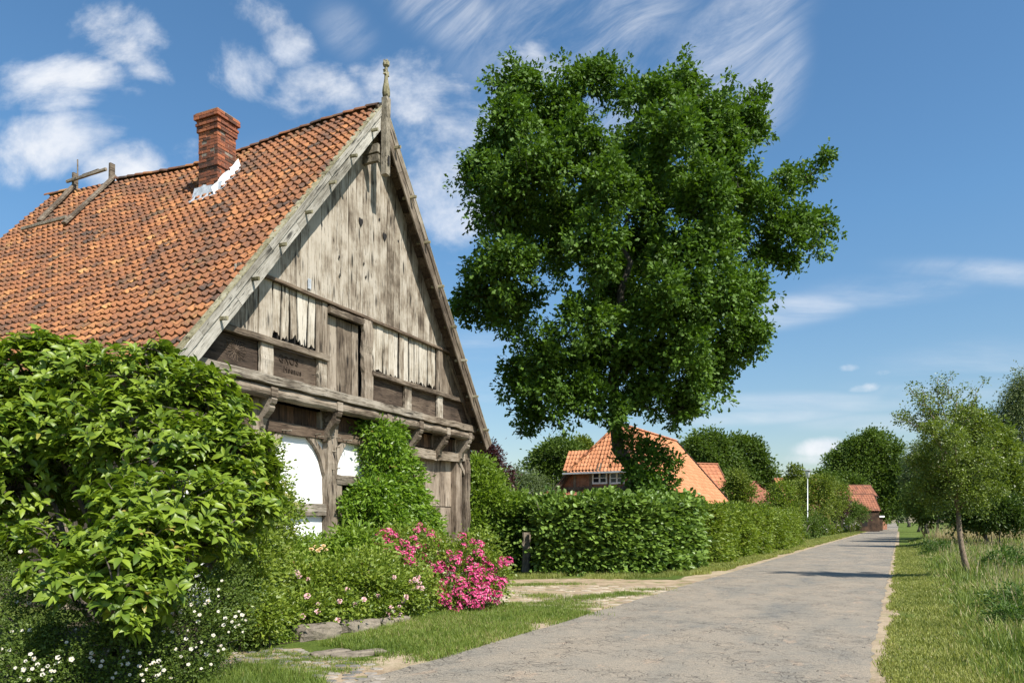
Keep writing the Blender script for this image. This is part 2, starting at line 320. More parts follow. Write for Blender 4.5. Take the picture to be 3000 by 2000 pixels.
def soil_mat(name, c0, c1, c2, green=.0):
    m, n, p = base_mat(name); t = nd(n, 'TexCoord'); o = t.outputs['Object']
    a = noise(n, o, 1.1, 7, .65); f = noise(n, o, 22, 6, .7)
    c = ramp(n, mth(n, 'ADD', mth(n, 'MULTIPLY', a, .65), mth(n, 'MULTIPLY', f, .35)), [(.34, c0), (.5, c1), (.66, c2)])
    if green: c = mixc(n, mth(n, 'MULTIPLY', maprange(n, noise(n, o, 2.6, 6, .65), .5, .62), green), c, (.13, .15, .045))
    n.links.new(c, p.inputs['Base Color']); p.inputs['Roughness'].default_value = .95; p.inputs['Specular IOR Level'].default_value = .1
    bp = nd(n, 'Bump'); bp.inputs['Distance'].default_value = .02; n.links.new(f, bp.inputs['Height']); n.links.new(bp.outputs[0], p.inputs['Normal']); return m
def asphalt_mat():
    m, n, p = base_mat('worn_asphalt'); t = nd(n, 'TexCoord'); ob = t.outputs['Object']
    o = mapping(n, ob, (0, 0, 0), (0, 0, math.atan2(RD_[0], RD_[1])), (1, 1, 1))      # x across, y along the road
    big = noise(n, mapping(n, o, (2, 0, 0), (0, 0, 0), (1.1, .5, 1)), .75, 5, .55, .5); mid = noise(n, o, 4, 6, .65); grain = noise(n, o, 55, 5, .85); gr2 = noise(n, o, 260, 2, .7)
    c = ramp(n, mth(n, 'ADD', mth(n, 'MULTIPLY', big, .7), mth(n, 'MULTIPLY', mid, .3)), [(.34, (.165, .16, .145)), (.43, (.215, .195, .163)), (.54, (.255, .222, .178)), (.68, (.29, .245, .19))])
    # bare patches where the chippings show
    bare = maprange(n, noise(n, mapping(n, o, (9, 4, 0), (0, 0, 0), (1.6, .8, 1)), 1.5, 9, .72, .3), .57, .64)
    c = mixc(n, mth(n, 'MULTIPLY', bare, .75), c, mixc(n, maprange(n, gr2, .4, .6), (.2, .15, .115), (.44, .35, .26)))
    c = mixc(n, 1., c, ramp(n, grain, [(.36, (.5, .5, .5)), (.5, (1., .99, .97)), (.64, (1.45, 1.4, 1.32))]), 'MULTIPLY')
    # cracks run mostly across the road and break up in patches
    dv = nd(n, 'VectorMath', operation='ADD'); dn = nd(n, 'TexNoise'); dn.inputs['Scale'].default_value = 3.; n.links.new(o, dn.inputs['Vector'])
    ds = nd(n, 'VectorMath', operation='SCALE'); ds.inputs['Scale'].default_value = .55; n.links.new(dn.outputs['Color'], ds.inputs[0]); n.links.new(o, dv.inputs[0]); n.links.new(ds.outputs[0], dv.inputs[1])
    vo = nd(n, 'TexVoronoi'); vo.feature = 'DISTANCE_TO_EDGE'; vo.inputs['Scale'].default_value = 1.; n.links.new(mapping(n, dv.outputs[0], (0, 0, 0), (0, 0, 0), (2.4, 6, 1)), vo.inputs['Vector'])
    cm = maprange(n, noise(n, mapping(n, o, (5, 5, 0)), .8, 4, .6), .42, .55)
    cr = mth(n, 'MULTIPLY', maprange(n, vo.outputs['Distance'], .018, .003), cm)
    vo2 = nd(n, 'TexVoronoi'); vo2.feature = 'DISTANCE_TO_EDGE'; vo2.inputs['Scale'].default_value = 1.; n.links.new(mapping(n, dv.outputs[0], (3, 7, 0), (0, 0, .2), (5, 11, 1)), vo2.inputs['Vector'])
    cr2 = mth(n, 'MULTIPLY', maprange(n, vo2.outputs['Distance'], .06, .0), maprange(n, noise(n, mapping(n, o, (15, 5, 0)), 1.3, 5, .65), .49, .6))
    crk = mth(n, 'MAXIMUM', cr, mth(n, 'MULTIPLY', cr2, .8))
    c = mixc(n, mth(n, 'MULTIPLY', crk, .8), c, (.05, .04, .035))
    n.links.new(c, p.inputs['Base Color']); p.inputs['Roughness'].default_value = .85; p.inputs['Specular IOR Level'].default_value = .25
    bp = nd(n, 'Bump'); bp.inputs['Distance'].default_value = .02; bp.inputs['Strength'].default_value = .7
    n.links.new(mth(n, 'SUBTRACT', mth(n, 'ADD', mth(n, 'MULTIPLY', grain, .35), mth(n, 'MULTIPLY', mid, .3)), crk), bp.inputs['Height']); n.links.new(bp.outputs[0], p.inputs['Normal']); return m
M['ground'] = ground_mat(); M['asphalt'] = asphalt_mat()
M['sand'] = soil_mat('sandy_margin', (.22, .165, .11), (.36, .28, .19), (.47, .38, .27), .35)
M['yard'] = soil_mat('yard_dirt', (.2, .145, .095), (.34, .255, .17), (.45, .36, .255), .75)
M['soil'] = soil_mat('dark_soil', (.03, .024, .015), (.06, .048, .03), (.1, .08, .05), .5)
M['stone'] = soil_mat('field_stone', (.09, .075, .06), (.2, .17, .135), (.34, .29, .22), 0.)
M['cobble'] = plain('grey_cobbles', (.25, .235, .215), .85, var=.4, scale=3, bump=.4)
M['slab'] = plain('pale_yard_stones', (.46, .39, .3), .9, var=.3, scale=3, bump=.4)

YS = np.concatenate([np.arange(-40, 0, 8.), np.arange(0, 60, 2.), np.arange(60, 160, 10.), np.arange(160, 480, 20.), np.array([520, 600, 750, 1000, 1500, 2500, 4000.])])
XS = np.concatenate([-np.array([3000, 1200, 500, 200, 90, 50, 25.]), np.arange(-12, 30, 3.), np.array([40, 60, 90, 140, 220, 400, 900, 2000, 4000.])])
gx, gy = np.meshgrid(XS, YS); nx = len(XS)
V = np.stack([gx, gy, gz(gy)], -1).reshape(-1, 3); ii = np.array([(j*nx+i, j*nx+i+1, (j+1)*nx+i+1, (j+1)*nx+i) for j in range(len(YS)-1) for i in range(nx-1)])
tag(mk('ground', V, [ii], M['ground']), 'grassy flat ground of the village and fields', kind='structure')
def strip(name, off0, off1, y0, y1, z, mat, label, jit=.0, ncross=1, dy=None):
    ys = [y for y in YS if y0 < y < y1]; ys = [y0]+ys+[y1]
    if dy: ys = sorted(set([y0+i*dy for i in range(int((min(y1, 60)-y0)/dy)+1)]+[y for y in ys if y >= min(y1, 60)]+list(YS[(YS > y0) & (YS < y1)])))
    V = []; k = ncross+1
    for y in ys:
        a = off0+(jit*(float(vnoise(y, 0, 2.3, 3))+.6*rng.normal()) if y < 60 else 0); b = off1+(jit*(float(vnoise(y, 5, 2.1, 8))+.6*rng.normal()) if y < 60 else 0)
        for i in range(k):
            o = a+(b-a)*i/ncross; V.append(((o+RD_[0]*y)/RN_[0], y, float(gz(y))+z))
    F = [(j*k+i, j*k+i+1, (j+1)*k+i+1, (j+1)*k+i) for j in range(len(ys)-1) for i in range(ncross)]
    return tag(mk(name, V, [np.array(F)], mat), label, kind='structure')
strip('left_margin', -5.75, -4.8, 2, 140, .004, M['sand'], 'sandy worn margin along the left edge of the road', .10, dy=.14)
strip('right_margin', -.42, -.02, 2, 140, .004, M['sand'], 'thin pale gravel margin along the right edge of the road', .035, dy=.14)
strip('road', -4.97, -.30, -10, 900, .012, M['asphalt'], 'narrow worn grey asphalt road with patches and cracks', .035, dy=.2)
def sheet(name, pts, z, mat, label, jit=.06, step=.22):
    pts = [np.array(p[:2], float) for p in pts]; o = []
    for a, b in zip(pts, pts[1:]+pts[:1]):
        k = max(1, int(np.linalg.norm(b-a)/step))
        for i in range(k): o.append(a+(b-a)*i/k+rng.normal(0, jit, 2))
    V = [(q[0], q[1], z) for q in o]; me = bpy.data.meshes.new(name); me.from_pydata(V, [], [list(range(len(V)))]); me.materials.append(mat)
    ob = bpy.data.objects.new(name, me); COL.objects.link(ob); return tag(ob, label, kind='structure')
yard_poly = [W(1380, 1700), W(1700, 1694), W(2010, 1700), W(2080, 1706), W(1960, 1745), W(1790, 1792), W(1700, 1812), W(1600, 1800), W(1500, 1792), W(1420, 1790)]
sheet('barn_yard', yard_poly, .0085, M['yard'], 'bare sandy yard with worn stones in front of the barn door')
sheet('paved_corner', [W(600, 2100), W(600, 1930), W(730, 1893), W(860, 1900), W(960, 1925), W(1110, 1945), W(1130, 1975), W(1090, 2060), W(1000, 2200)], .0085, M['yard'], 'old stone paved corner beside the road and the white roses')
sheet('planting_bed', [(-9, 6.4), W(560, 2030), W(700, 1895), W(900, 1880), W(1130, 1822), W(1270, 1780), W(1440, 1790), W(1440, 1720), (-1.3, 23), (-9.5, 8.5)], .0045, M['soil'], 'dark soil of the flower bed in front of the barn')
sheet('second_driveway', [W(2270, 1598), W(2280, 1585), W(2350, 1582), W(2425, 1588), W(2380, 1598), W(2330, 1603)], .0045, M['cobble'], 'grey paved driveway beyond the beech hedge', .02, 2.)
def stones(name, poly, n, size, mat, z, seed, label, row=False, hsc=.012):
    """low irregular set stones, one paved surface"""
    r = np.random.default_rng(seed); b = MB(); pts = np.array([p[:2] for p in poly]); lo = pts.min(0); hi = pts.max(0); ok = []
    def inside(q):
        c = False
        for i in range(len(pts)):
            a, d = pts[i], pts[i-1]
            if (a[1] > q[1]) != (d[1] > q[1]) and q[0] < (d[0]-a[0])*(q[1]-a[1])/(d[1]-a[1])+a[0]: c = not c
        return c
    t = 0
    while len(ok) < n and t < n*60:
        t += 1; q = lo+(hi-lo)*r.random(2)
        if not inside(q): continue
        if any(np.linalg.norm((q-w)) < size*1.02 for w in ok): continue
        if vnoise(q[0], q[1], 1.3, seed) < -.45: continue
        ok.append(q)
    for q in ok:
        k = 7; a0 = r.random()*6; rr = size*.5*r.uniform(.8, 1.12, k); h = z+r.uniform(.3, 1.)*hsc
        ang = [a0+2*math.pi*(i+r.uniform(-.2, .2))/k for i in range(k)]
        V = [(q[0]+rr[i]*math.cos(a)*1.1, q[1]+rr[i]*math.sin(a)*.9, z-.01) for i, a in enumerate(ang)]
        V += [(q[0]+rr[i]*.86*math.cos(a)*1.1, q[1]+rr[i]*.86*math.sin(a)*.9, h+r.normal(0, .0015)) for i, a in enumerate(ang)]
        b.add(V, [tuple(range(k, 2*k))]+[(i, (i+1) % k, k+(i+1) % k, k+i) for i in range(k)], r.random())
    return tag(b.build(name, mat), label, kind='structure')
def rmat(name, c0, c1):
    m, n, p = base_mat(name); a = nd(n, 'Attribute'); a.attribute_name = 'rnd'; t = nd(n, 'TexCoord')
    c = mixc(n, 1., mixc(n, a.outputs['Fac'], c0, c1), ramp(n, noise(n, t.outputs['Object'], 14, 6, .7), [(.3, (.6, .6, .6)), (.68, (1.2, 1.18, 1.12))]), 'MULTIPLY')
    n.links.new(c, p.inputs['Base Color']); p.inputs['Roughness'].default_value = .85; return m
stones('yard_paving', [W(1395, 1745), W(1560, 1716), W(1760, 1716), W(1990, 1716), W(1800, 1775), W(1700, 1795), W(1560, 1778)], 150, .30, rmat('pale_yard_stone', (.27, .21, .15), (.48, .41, .32)), .009, 5, 'pale worn stones set in the barn yard')
stones('corner_paving', [W(560, 2120), W(640, 1925), W(730, 1897), W(860, 1903), W(1110, 1950), W(1120, 1985), W(1040, 2140)], 330, .15, rmat('grey_cobble', (.13, .125, .12), (.33, .29, .25)), .009, 9, 'grey cobbles with grass in the joints at the road corner')

# ---------------------------------------------------------------- the old barn
O_ = np.array([-3.549, 18.233, 0.]); BU = np.array([.41722, .90881, 0.]); BV = np.array([-.90881, .41722, 0.])
def BL(u, v, z): return O_+u*BU+v*BV+np.array([0, 0, z])
barn = thing('timber_barn', 'old half timbered barn with grey boarded gable and mossy red tiled roof', 'barn', tuple(O_), math.atan2(BU[1], BU[0]))
UA, AP = .19, 11.85                            # ridge position and height of the barge edge over it
SLS = {-1: 1.204, 1: 1.32}; SL = SLS[-1]
def rake(u): return AP+SLS[-1]*(u-UA) if u < UA else AP-SLS[1]*(u-UA)
RV0, RV1 = -.38, 11.8
CSN = {k: (1/math.hypot(1, v), v/math.hypot(1, v)) for k, v in SLS.items()}
def tiles(name, O, A, Dn, N, na, ndn, wa, ld, mat, parent, skip=None, sagf=None, amp=.036, lift=.058, jit=.006, seed=1, flip=1):
    """S shaped pantiles; O top corner, A along the eaves, Dn down the slope, N outward"""
    r = np.random.default_rng(seed); O, A, Dn, N = (np.array(x, float) for x in (O, A, Dn, N))
    I, J = np.meshgrid(np.arange(na), np.arange(ndn), indexing='ij'); I = I.ravel(); J = J.ravel()
    if skip is not None:
        k = ~skip((I+.5)*wa, (J+.5)*ld); I = I[k]; J = J[k]
    n = len(I); xs = np.linspace(-.06, 1.04, 8); h = amp*(np.sin(2*math.pi*(xs*flip)+.6)+.22*np.sin(4*math.pi*xs*flip+.3))
    ja = r.normal(0, jit, n); jd = r.normal(0, jit*1.6, n); jn = np.abs(r.normal(0, jit*.8, n)); jr = r.normal(0, jit*1.2, n); V = []
    rows = [(-.10, 0.), (.96, lift), (1.0, lift*.86), (1.0, lift*.86-.040)]
    for (t, z) in rows:
        for x, hh in zip(xs, h):
            a = I*wa+x*wa+ja+jr*t; d = (J+t)*ld+jd+(x-.5)*jr; zz = z+hh+jn*t
            pt = O+a[:, None]*A+d[:, None]*Dn+zz[:, None]*N
            if sagf is not None: pt[:, 2] += sagf(a, d)
            V.append(pt)
    V = np.stack(V, 1); k = len(xs)                    # n, rows*k, 3
    f = np.array([(q*k+i, q*k+i+1, (q+1)*k+i+1, (q+1)*k+i) for q in range(3) for i in range(k-1)])
    F = (f[None]+(np.arange(n)*V.shape[1])[:, None, None]).reshape(-1, 4)
    base = np.clip(.44+.15*r.normal(0, 1, n)+.12*vnoise(I*.3, J*.3, 1., seed), 0, 1)
    return mk(name, V.reshape(-1, 3), [F], mat, parent, np.repeat(base, len(f)), smooth=False)
cs, sn = CSN[-1]
def sag(a, d): return -.26*np.exp(-((a-5.6)/2.9)**2)*np.clip(1-d/9., 0, 1)+.025*np.sin(a*1.7)*np.sin(d*.9)+.03*np.sin(a*.6+d*.5)
tr = AP-.10
tiles('roof_tiles', (UA, RV0+.04, tr), (0, 1, 0), (-cs, 0, -sn), (-sn, 0, cs), 54, 41, .224, .238, M['tile_old'], barn, sagf=sag, seed=3)
cs, sn = CSN[1]
tiles('roof_tiles', (UA, RV1, tr), (0, -1, 0), (cs, 0, -sn), (sn, 0, cs), 54, 40, .224, .238, M['tile_old'], barn, sagf=lambda a, d: sag(12.3-a, d), seed=4)
b = MB(); rsplit = False                       # ridge tiles
for i in range(37):
    v0 = RV0+.1+i*.335; s0 = float(sag(np.array(v0+.5), np.array(0.))); s1 = float(sag(np.array(v0+.87), np.array(0.))); sec = []
    for k in range(9): a = math.pi*(k/8); sec.append((.135*math.cos(a), .10*math.sin(a)-.02))
    for k in range(8, -1, -1): a = math.pi*(k/8); sec.append((.115*math.cos(a), .08*math.sin(a)-.02))
    if 8.9 < v0 < 10.9: continue
    if v0 > 10.9 and not rsplit: b.build('ridge_tiles', M['tile_old'], barn); b = MB(); rsplit = True
    b.sweep((UA+rng.normal(0, .012), v0, tr+s0+.03+rng.normal(0, .008)), (UA+rng.normal(0, .012), v0+.36, tr+s1+.055+rng.normal(0, .008)), (0, 0, 1), sec, 1, 0, np.clip(rng.normal(.35, .25), 0, 1))
b.build('ridge_tiles', M['tile_old'], barn)
b = MB()                                       # roof underside (boards seen under the overhang) on both slopes
for sgn in (-1, 1):
    cs, sn = CSN[sgn]
    for k in range(33):
        d0 = .12+k*.29; d1 = d0+.275; u0, z0 = UA+sgn*cs*d0, tr-.07-sn*d0; u1, z1 = UA+sgn*cs*d1, tr-.07-sn*d1
        vs = np.linspace(RV0+.03, RV1, 14); q0 = [float(sag(np.array(v-RV0), np.array(d0))) for v in vs]; q1 = [float(sag(np.array(v-RV0), np.array(d1))) for v in vs]
        T_ = [(u0, v, z0+q) for v, q in zip(vs, q0)]+[(u1, v, z1+q) for v, q in zip(vs, q1)]; m_ = 14
        dn = np.array([-sgn*sn*.02, 0, -cs*.02]); T_ = np.vstack([T_, np.array(T_)+dn]); F_ = []
        for i in range(m_-1): F_ += [(i, i+1, m_+i+1, m_+i), (2*m_+i, 3*m_+i, 3*m_+i+1, 2*m_+i+1), (i, 2*m_+i, 2*m_+i+1, i+1), (m_+i, m_+i+1, 3*m_+i+1, 3*m_+i)]
        F_ += [(0, m_, 3*m_, 2*m_)]
        b.add(T_, F_, rng.random())
b.build('roof_boarding', M['wood_hd'], barn)
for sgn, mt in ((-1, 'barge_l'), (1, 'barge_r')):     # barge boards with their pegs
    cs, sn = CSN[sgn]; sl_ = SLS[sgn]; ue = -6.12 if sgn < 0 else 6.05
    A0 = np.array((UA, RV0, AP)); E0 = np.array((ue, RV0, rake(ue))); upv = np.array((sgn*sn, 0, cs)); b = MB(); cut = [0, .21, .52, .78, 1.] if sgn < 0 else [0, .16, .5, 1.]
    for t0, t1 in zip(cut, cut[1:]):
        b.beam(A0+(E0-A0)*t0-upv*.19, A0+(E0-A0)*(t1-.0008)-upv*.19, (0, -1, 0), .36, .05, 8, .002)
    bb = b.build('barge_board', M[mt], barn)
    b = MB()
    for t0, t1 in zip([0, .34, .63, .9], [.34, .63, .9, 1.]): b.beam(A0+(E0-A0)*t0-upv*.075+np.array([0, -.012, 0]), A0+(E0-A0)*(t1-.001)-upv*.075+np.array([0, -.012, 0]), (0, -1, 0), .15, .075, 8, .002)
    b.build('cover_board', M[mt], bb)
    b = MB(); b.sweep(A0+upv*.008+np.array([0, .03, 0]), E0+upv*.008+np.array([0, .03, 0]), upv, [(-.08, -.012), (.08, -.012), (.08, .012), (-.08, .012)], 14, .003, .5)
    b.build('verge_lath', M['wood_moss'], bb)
    for zz in ((10.92, 9.95, 9.04, 8.1, 7.17, 6.27, 5.33) if sgn < 0 else (10.95, 10.0, 9.08, 8.12, 7.18, 6.36, 5.42, 4.5)):
        uu = UA+sgn*(AP-zz-.30)/sl_
        b = MB(); b.beam((uu, RV0-.20, zz-.015), (uu, RV0+.2, zz+.01), (0, 0, 1), .05, .07, 2, .003, .01); b.build('peg', M['wood_moss'], bb)
# finial post
b = MB(); b.beam((.10, RV0-.12, 10.02), (.13, RV0-.12, AP+.04), (0, -1, 0), .165, .165, 8, .002)
fp = b.build('finial_post', M['wood_any'], barn)
zc = AP+.04; q = MB(); Z = lambda t: zc+t*.76; fx, fy = .13, RV0-.12
q.lathe([(.07, zc), (.088, Z(.06)), (.098, Z(.16)), (.088, Z(.3)), (.062, Z(.48)), (.045, Z(.62)), (.042, Z(.72))], (fx, fy, 0), 8, .3)
q.lathe([(.042, Z(.72)), (.038, Z(1.0))], (fx, fy, 0), 8, .5)
q.lathe([(.04, Z(.98)), (.08, Z(1.03)), (.085, Z(1.10)), (.05, Z(1.13))], (fx, fy, 0), 8, .4)
for k in range(5):
    a = k*2*math.pi/5+.3; q.lathe([(.028, Z(1.09)), (.028, Z(1.15)), (.014, Z(1.2))], (fx+.055*math.cos(a), fy+.055*math.sin(a), 0), 5, .6)
q.lathe([(.018, Z(1.1)), (.016, Z(1.2)), (.005, Z(1.23))], (fx, fy, 0), 5, .6)
st_ = []                                        # the carved star
for k in range(12):
    r_ = .105 if k % 2 == 0 else .058; a = math.pi/6*k; st_.append((fx+r_*math.sin(a), fy-.035, Z(.80)+r_*math.cos(a)))
q.prism(st_, (0, .07, 0), .6)
q.build('finial', M['wood_moss'], fp)
for i, (z0, z1) in enumerate(((10.5, 10.7), (10.28, 10.46))):
    b = MB(); b.beam((-.09, RV0-.06, (z0+z1)/2), (-.09, .02, (z0+z1)/2), (0, 0, 1), .10, z1-z0, 2, .003); b.build('wedge', M['wood_any'], fp)
b = MB(); b.box(.05, .12, RV0-.232, RV0-.225, 10.25, 10.46); b.build('dark_mortise_plate', M['dark'], fp)  # near black plate painting in the darkness of the slot

# gable boarding above the rail: individual planks running up to the rake, with a backing
def planks(edges, z0f, z1f, v, name, mat, parent=barn, th=.028, gap=.006, ragged=.0, vj=.006, tops=True, lean=0., seed=0):
    r = np.random.default_rng(seed+11); b = MB()
    for a, c in zip(edges, edges[1:]):
        g = gap*r.uniform(.4, 1.6); vv = v+r.normal(0, vj); u0, u1 = a+g/2, c-g/2; l0 = r.normal(0, lean) if lean else 0
        z0 = z0f(u0)+r.uniform(0, ragged); z1 = z0f(u1)+r.uniform(0, ragged); n = 8; top0, top1 = z1f(u0), z1f(u1); L = []; Rr = []
        if max(top0, top1)-min(z0, z1) < .03: continue
        for k in range(n+1):
            t = k/n; w = r.normal(0, .0035); L.append((u0+w+(l0*(1-t)), vv, z0+(top0-z0)*t)); Rr.append((u1+w+(l0*(1-t))+r.normal(0, .002), vv, z1+(top1-z1)*t))
        low = []
        if ragged:
            m = 4
            for k in range(1, m): low.append((u0+(u1-u0)*k/m+l0, vv, (z0+z1)/2+r.uniform(-.03, ragged)))
        kk = [i for i in range(1, n) if False]
        pts = L[::-1]+low+Rr
        if u0 < UA < u1 and z1f(UA) > max(top0, top1): pts = pts+[(UA, vv, z1f(UA))]
        b.prism(pts, (0, th, 0), r.random())
    return b.build(name, mat, parent)
def rk(u): return rake(u)-.17
ed = [-4.2, -3.92, -3.6, -3.3, -2.98, -2.66, -2.36, -2.12, -1.92, -1.66, -1.3, -.98, -.68, -.4, -.13, .3, .62, .9, 1.2, 1.5, 1.82, 2.1, 2.4, 2.72, 3.0, 3.3, 3.65, 4.1]
planks(ed, lambda u: 6.62, rk, 0., 'gable_boarding', M['wood_v'], gap=.007, vj=.007, seed=1)
b = MB(); b.prism([(-5.75, .13, 4.45), (5.75, .13, 4.45), (UA, .13, AP-.4)], (0, .04, 0)); b.build('dark_gable_backing', M['dark'], barn)  # near black sheet standing in for the loft darkness behind the gaps
for (hu, hz_) in ((-.22, 8.86), (.78, 8.85)):   # near black hearts on the boards, painting in the darkness of cut-outs
    pts = []
    for k in range(22):
        t = 2*math.pi*k/22; pts.append((hu+.0052*16*math.sin(t)**3, -.0215, hz_+.0078*(13*math.cos(t)-5*math.cos(2*t)-2*math.cos(3*t)-math.cos(4*t))))
    b = MB(); b.prism(pts, (0, .006, 0)); b.build('dark_heart_plate', M['dark'], barn)
b = MB(); b.box(-2.16, -2.05, -.035, -.03, 6.72, 6.94); b.build('metal_patch', M['zinc'], barn)
for i, (u, z) in enumerate([(-1.05, 7.75), (-.1, 7.9), (.28, 10.0), (-.02, 7.6), (1.4, 8.95), (.55, 9.2), (-1.02, 7.35)]):     # near black spots on the boards, painting in the darkness of knot holes
    b = MB(); b.prism([(u+(.022+.01*math.sin(k*2))*math.cos(k*math.pi/4), -.0215, z+(.035+.02*math.sin(k*3+i))*math.sin(k*math.pi/4)) for k in range(8)][::-1], (0, .006, 0)); b.build('dark_knot_plate', M['dark'], barn)
# rails and studs of the middle storey
def hbeam(name, u0, u1, v, z, w, h, mt='wood_h', seg=10, jit=.005, **k):
    b = MB(); b.beam((u0, v, z), (u1, v, z), (0, 0, 1), w, h, seg, jit, **k); return b.build(name, M[mt], barn)
hbeam('drip_rail', -4.18, 4.1, -.045, 6.60, .09, .07, 'wood_hd', 16)
hbeam('lower_rail', -5.05, -1.50, -.06, 5.315, .12, .13, 'wood_hm', 12)
hbeam('lower_rail', .14, 4.72, -.06, 5.30, .12, .12, 'wood_hm', 12)
hbeam('hatch_lintel', -1.46, -.16, -.04, 6.44, .10, .15, 'wood_hm', 6)
def zt(u): return min(6.57, rk(u))
planks([-5.1, -4.85, -4.62, -4.40, -4.16, -3.92, -3.72, -3.6], lambda u: 5.37, zt, .02, 'infill_boards', M['wood_v'], seed=2)
planks([-3.6, -3.22], lambda u: 5.37, zt, .0, 'infill_boards', M['wood_v'], seed=3)
planks([-3.17, -2.92, -2.68, -2.46, -2.27, -2.08, -1.84], lambda u: 5.42, zt, .015, 'infill_boards', M['wood_vl'], ragged=.14, gap=.03, lean=.035, seed=4)
planks([-1.83, -1.64, -1.47], lambda u: 4.66, lambda u: 6.57, .0, 'infill_boards', M['wood_vm'], ragged=.02, seed=5)
planks([.2, .46, .74, .98, 1.2, 1.42], lambda u: 5.38, zt, .012, 'infill_boards', M['wood_vl'], ragged=.06, gap=.02, lean=.03, seed=6)
planks([1.46, 1.68, 1.9], lambda u: 5.37, zt, -.0, 'infill_boards', M['wood_vl'], ragged=.02, gap=.02, seed=7)
planks([1.97, 2.2, 2.44, 2.66, 2.9, 3.1, 3.32], lambda u: 5.37, zt, .012, 'infill_boards', M['wood_vl'], ragged=.1, gap=.035, lean=.03, seed=8)
planks([3.7, 3.92, 4.14, 4.36, 4.6, 4.9], lambda u: 5.37, zt, .02, 'infill_boards', M['wood_vm'], seed=9)
hd_ = planks([-1.46, -1.28, -1.02, -.74, -.48, -.24], lambda u: 4.63, lambda u: 6.36, .075, 'loft_hatch', M['wood_vm'], ragged=.02, seed=10)
def post(name, u, v, z0, z1, w, d, mt='wood_vm', seg=8, jit=.004, parent=None):
    b = MB(); b.beam((u, v, z0), (u, v, z1), (0, -1, 0), w, d, seg, jit); return b.build(name, M[mt], parent or barn)
post('stud', .0, -.03, 4.62, 6.55, .36, .11, 'wood_vm', 12, .012)
post('stud', 3.50, -.02, 5.36, 6.55, .28, .08)
post('stud', -3.41, -.02, 4.61, 5.25, .36, .08, 'wood_v')
post('stud', -1.68, -.02, 4.61, 5.25, .28, .08, 'wood_v')
post('stud', 1.82, -.02, 4.61, 5.24, .32, .08, 'wood_v')
post('stud', 3.50, -.02, 4.61, 5.24, .28, .08, 'wood_v')
b = MB(); b.beam((4.12, -.02, 6.42), (5.50, -.02, 4.62), (0, -1, 0), .2, .07, 6, .004); b.beam((4.15, -.0, 6.36), (4.0, -.0, 6.5), (0, -1, 0), .1, .05, 1); b.build('rafter_board', M['barge_r'], barn)
def panel(u0, u1, cut=False):
    b = MB(); z0, z1 = 4.63, 5.25; n = 2
    pts = [(u0, .03, z0), (u1, .03, z0), (u1, .03, z1), (u0, .03, z1)]
    if cut < 0: pts = [(u0, .03, z0), (u1, .03, z0), (u1, .03, z1), (u0+.48, .03, z1)]
    if cut > 0: pts = [(u0, .03, z0), (u1, .03, z0), (u1-.46, .03, z1), (u0, .03, z1)]
    b.prism(pts, (0, .03, 0), rng.random()); return b.build('carved_panel', M['panel'], barn)
p1 = panel(-5.62, -3.6, -1); p2 = panel(-3.22, -1.83); p3 = panel(.2, 1.66); p4 = panel(1.99, 3.35); p5 = panel(3.65, 5.5, 1)
b = MB()                                        # carved rosette: relief petals on the first panel
for k in range(16):
    a = k*math.pi/8+.1; c_, s_ = math.cos(a), math.sin(a); cu, cz = -4.18, 4.96
    loop = [(cu+c_*x*1.35-s_*y, .026, cz+s_*x+c_*y) for x, y in ((.03, 0), (.12, .026), (.19, .024), (.215, 0), (.19, -.024), (.12, -.026))]
    for q0, q1 in zip(loop, loop[1:]+loop[:1]): b.tube([q0, q1], .0055, 4, .5)
b.tube([(-4.18+.02*math.cos(k), .026, 4.96+.02*math.sin(k)) for k in range(7)], .008, 4, .5)
b.build('rosette', M['panel'], p1)
for (txt, uu, zz, s_) in (('GROS', -3.0, 4.98, .21), ('Hseaus', -2.86, 4.80, .17)):   # worn carved letters
    cu = bpy.data.curves.new('carved_letters', 'FONT'); cu.body = txt; cu.size = s_; cu.extrude = .004; cu.space_character = 1.15; cu.fill_mode = 'NONE'; cu.bevel_depth = .0035; cu.bevel_resolution = 0
    o = bpy.data.objects.new('carved_letters', cu); COL.objects.link(o); o.parent = p2; o.location = (uu, .024, zz); o.rotation_euler = (math.pi/2, 0, 0); cu.materials.append(M['panel'])
    bpy.context.view_layer.update(); me_ = bpy.data.meshes.new_from_object(o.evaluated_get(bpy.context.evaluated_depsgraph_get())); o2 = bpy.data.objects.new('carved_letters', me_)
    o2.location = o.location; o2.rotation_euler = o.rotation_euler; bpy.data.objects.remove(o); o2.name = 'carved_letters'; COL.objects.link(o2); o2.parent = p2
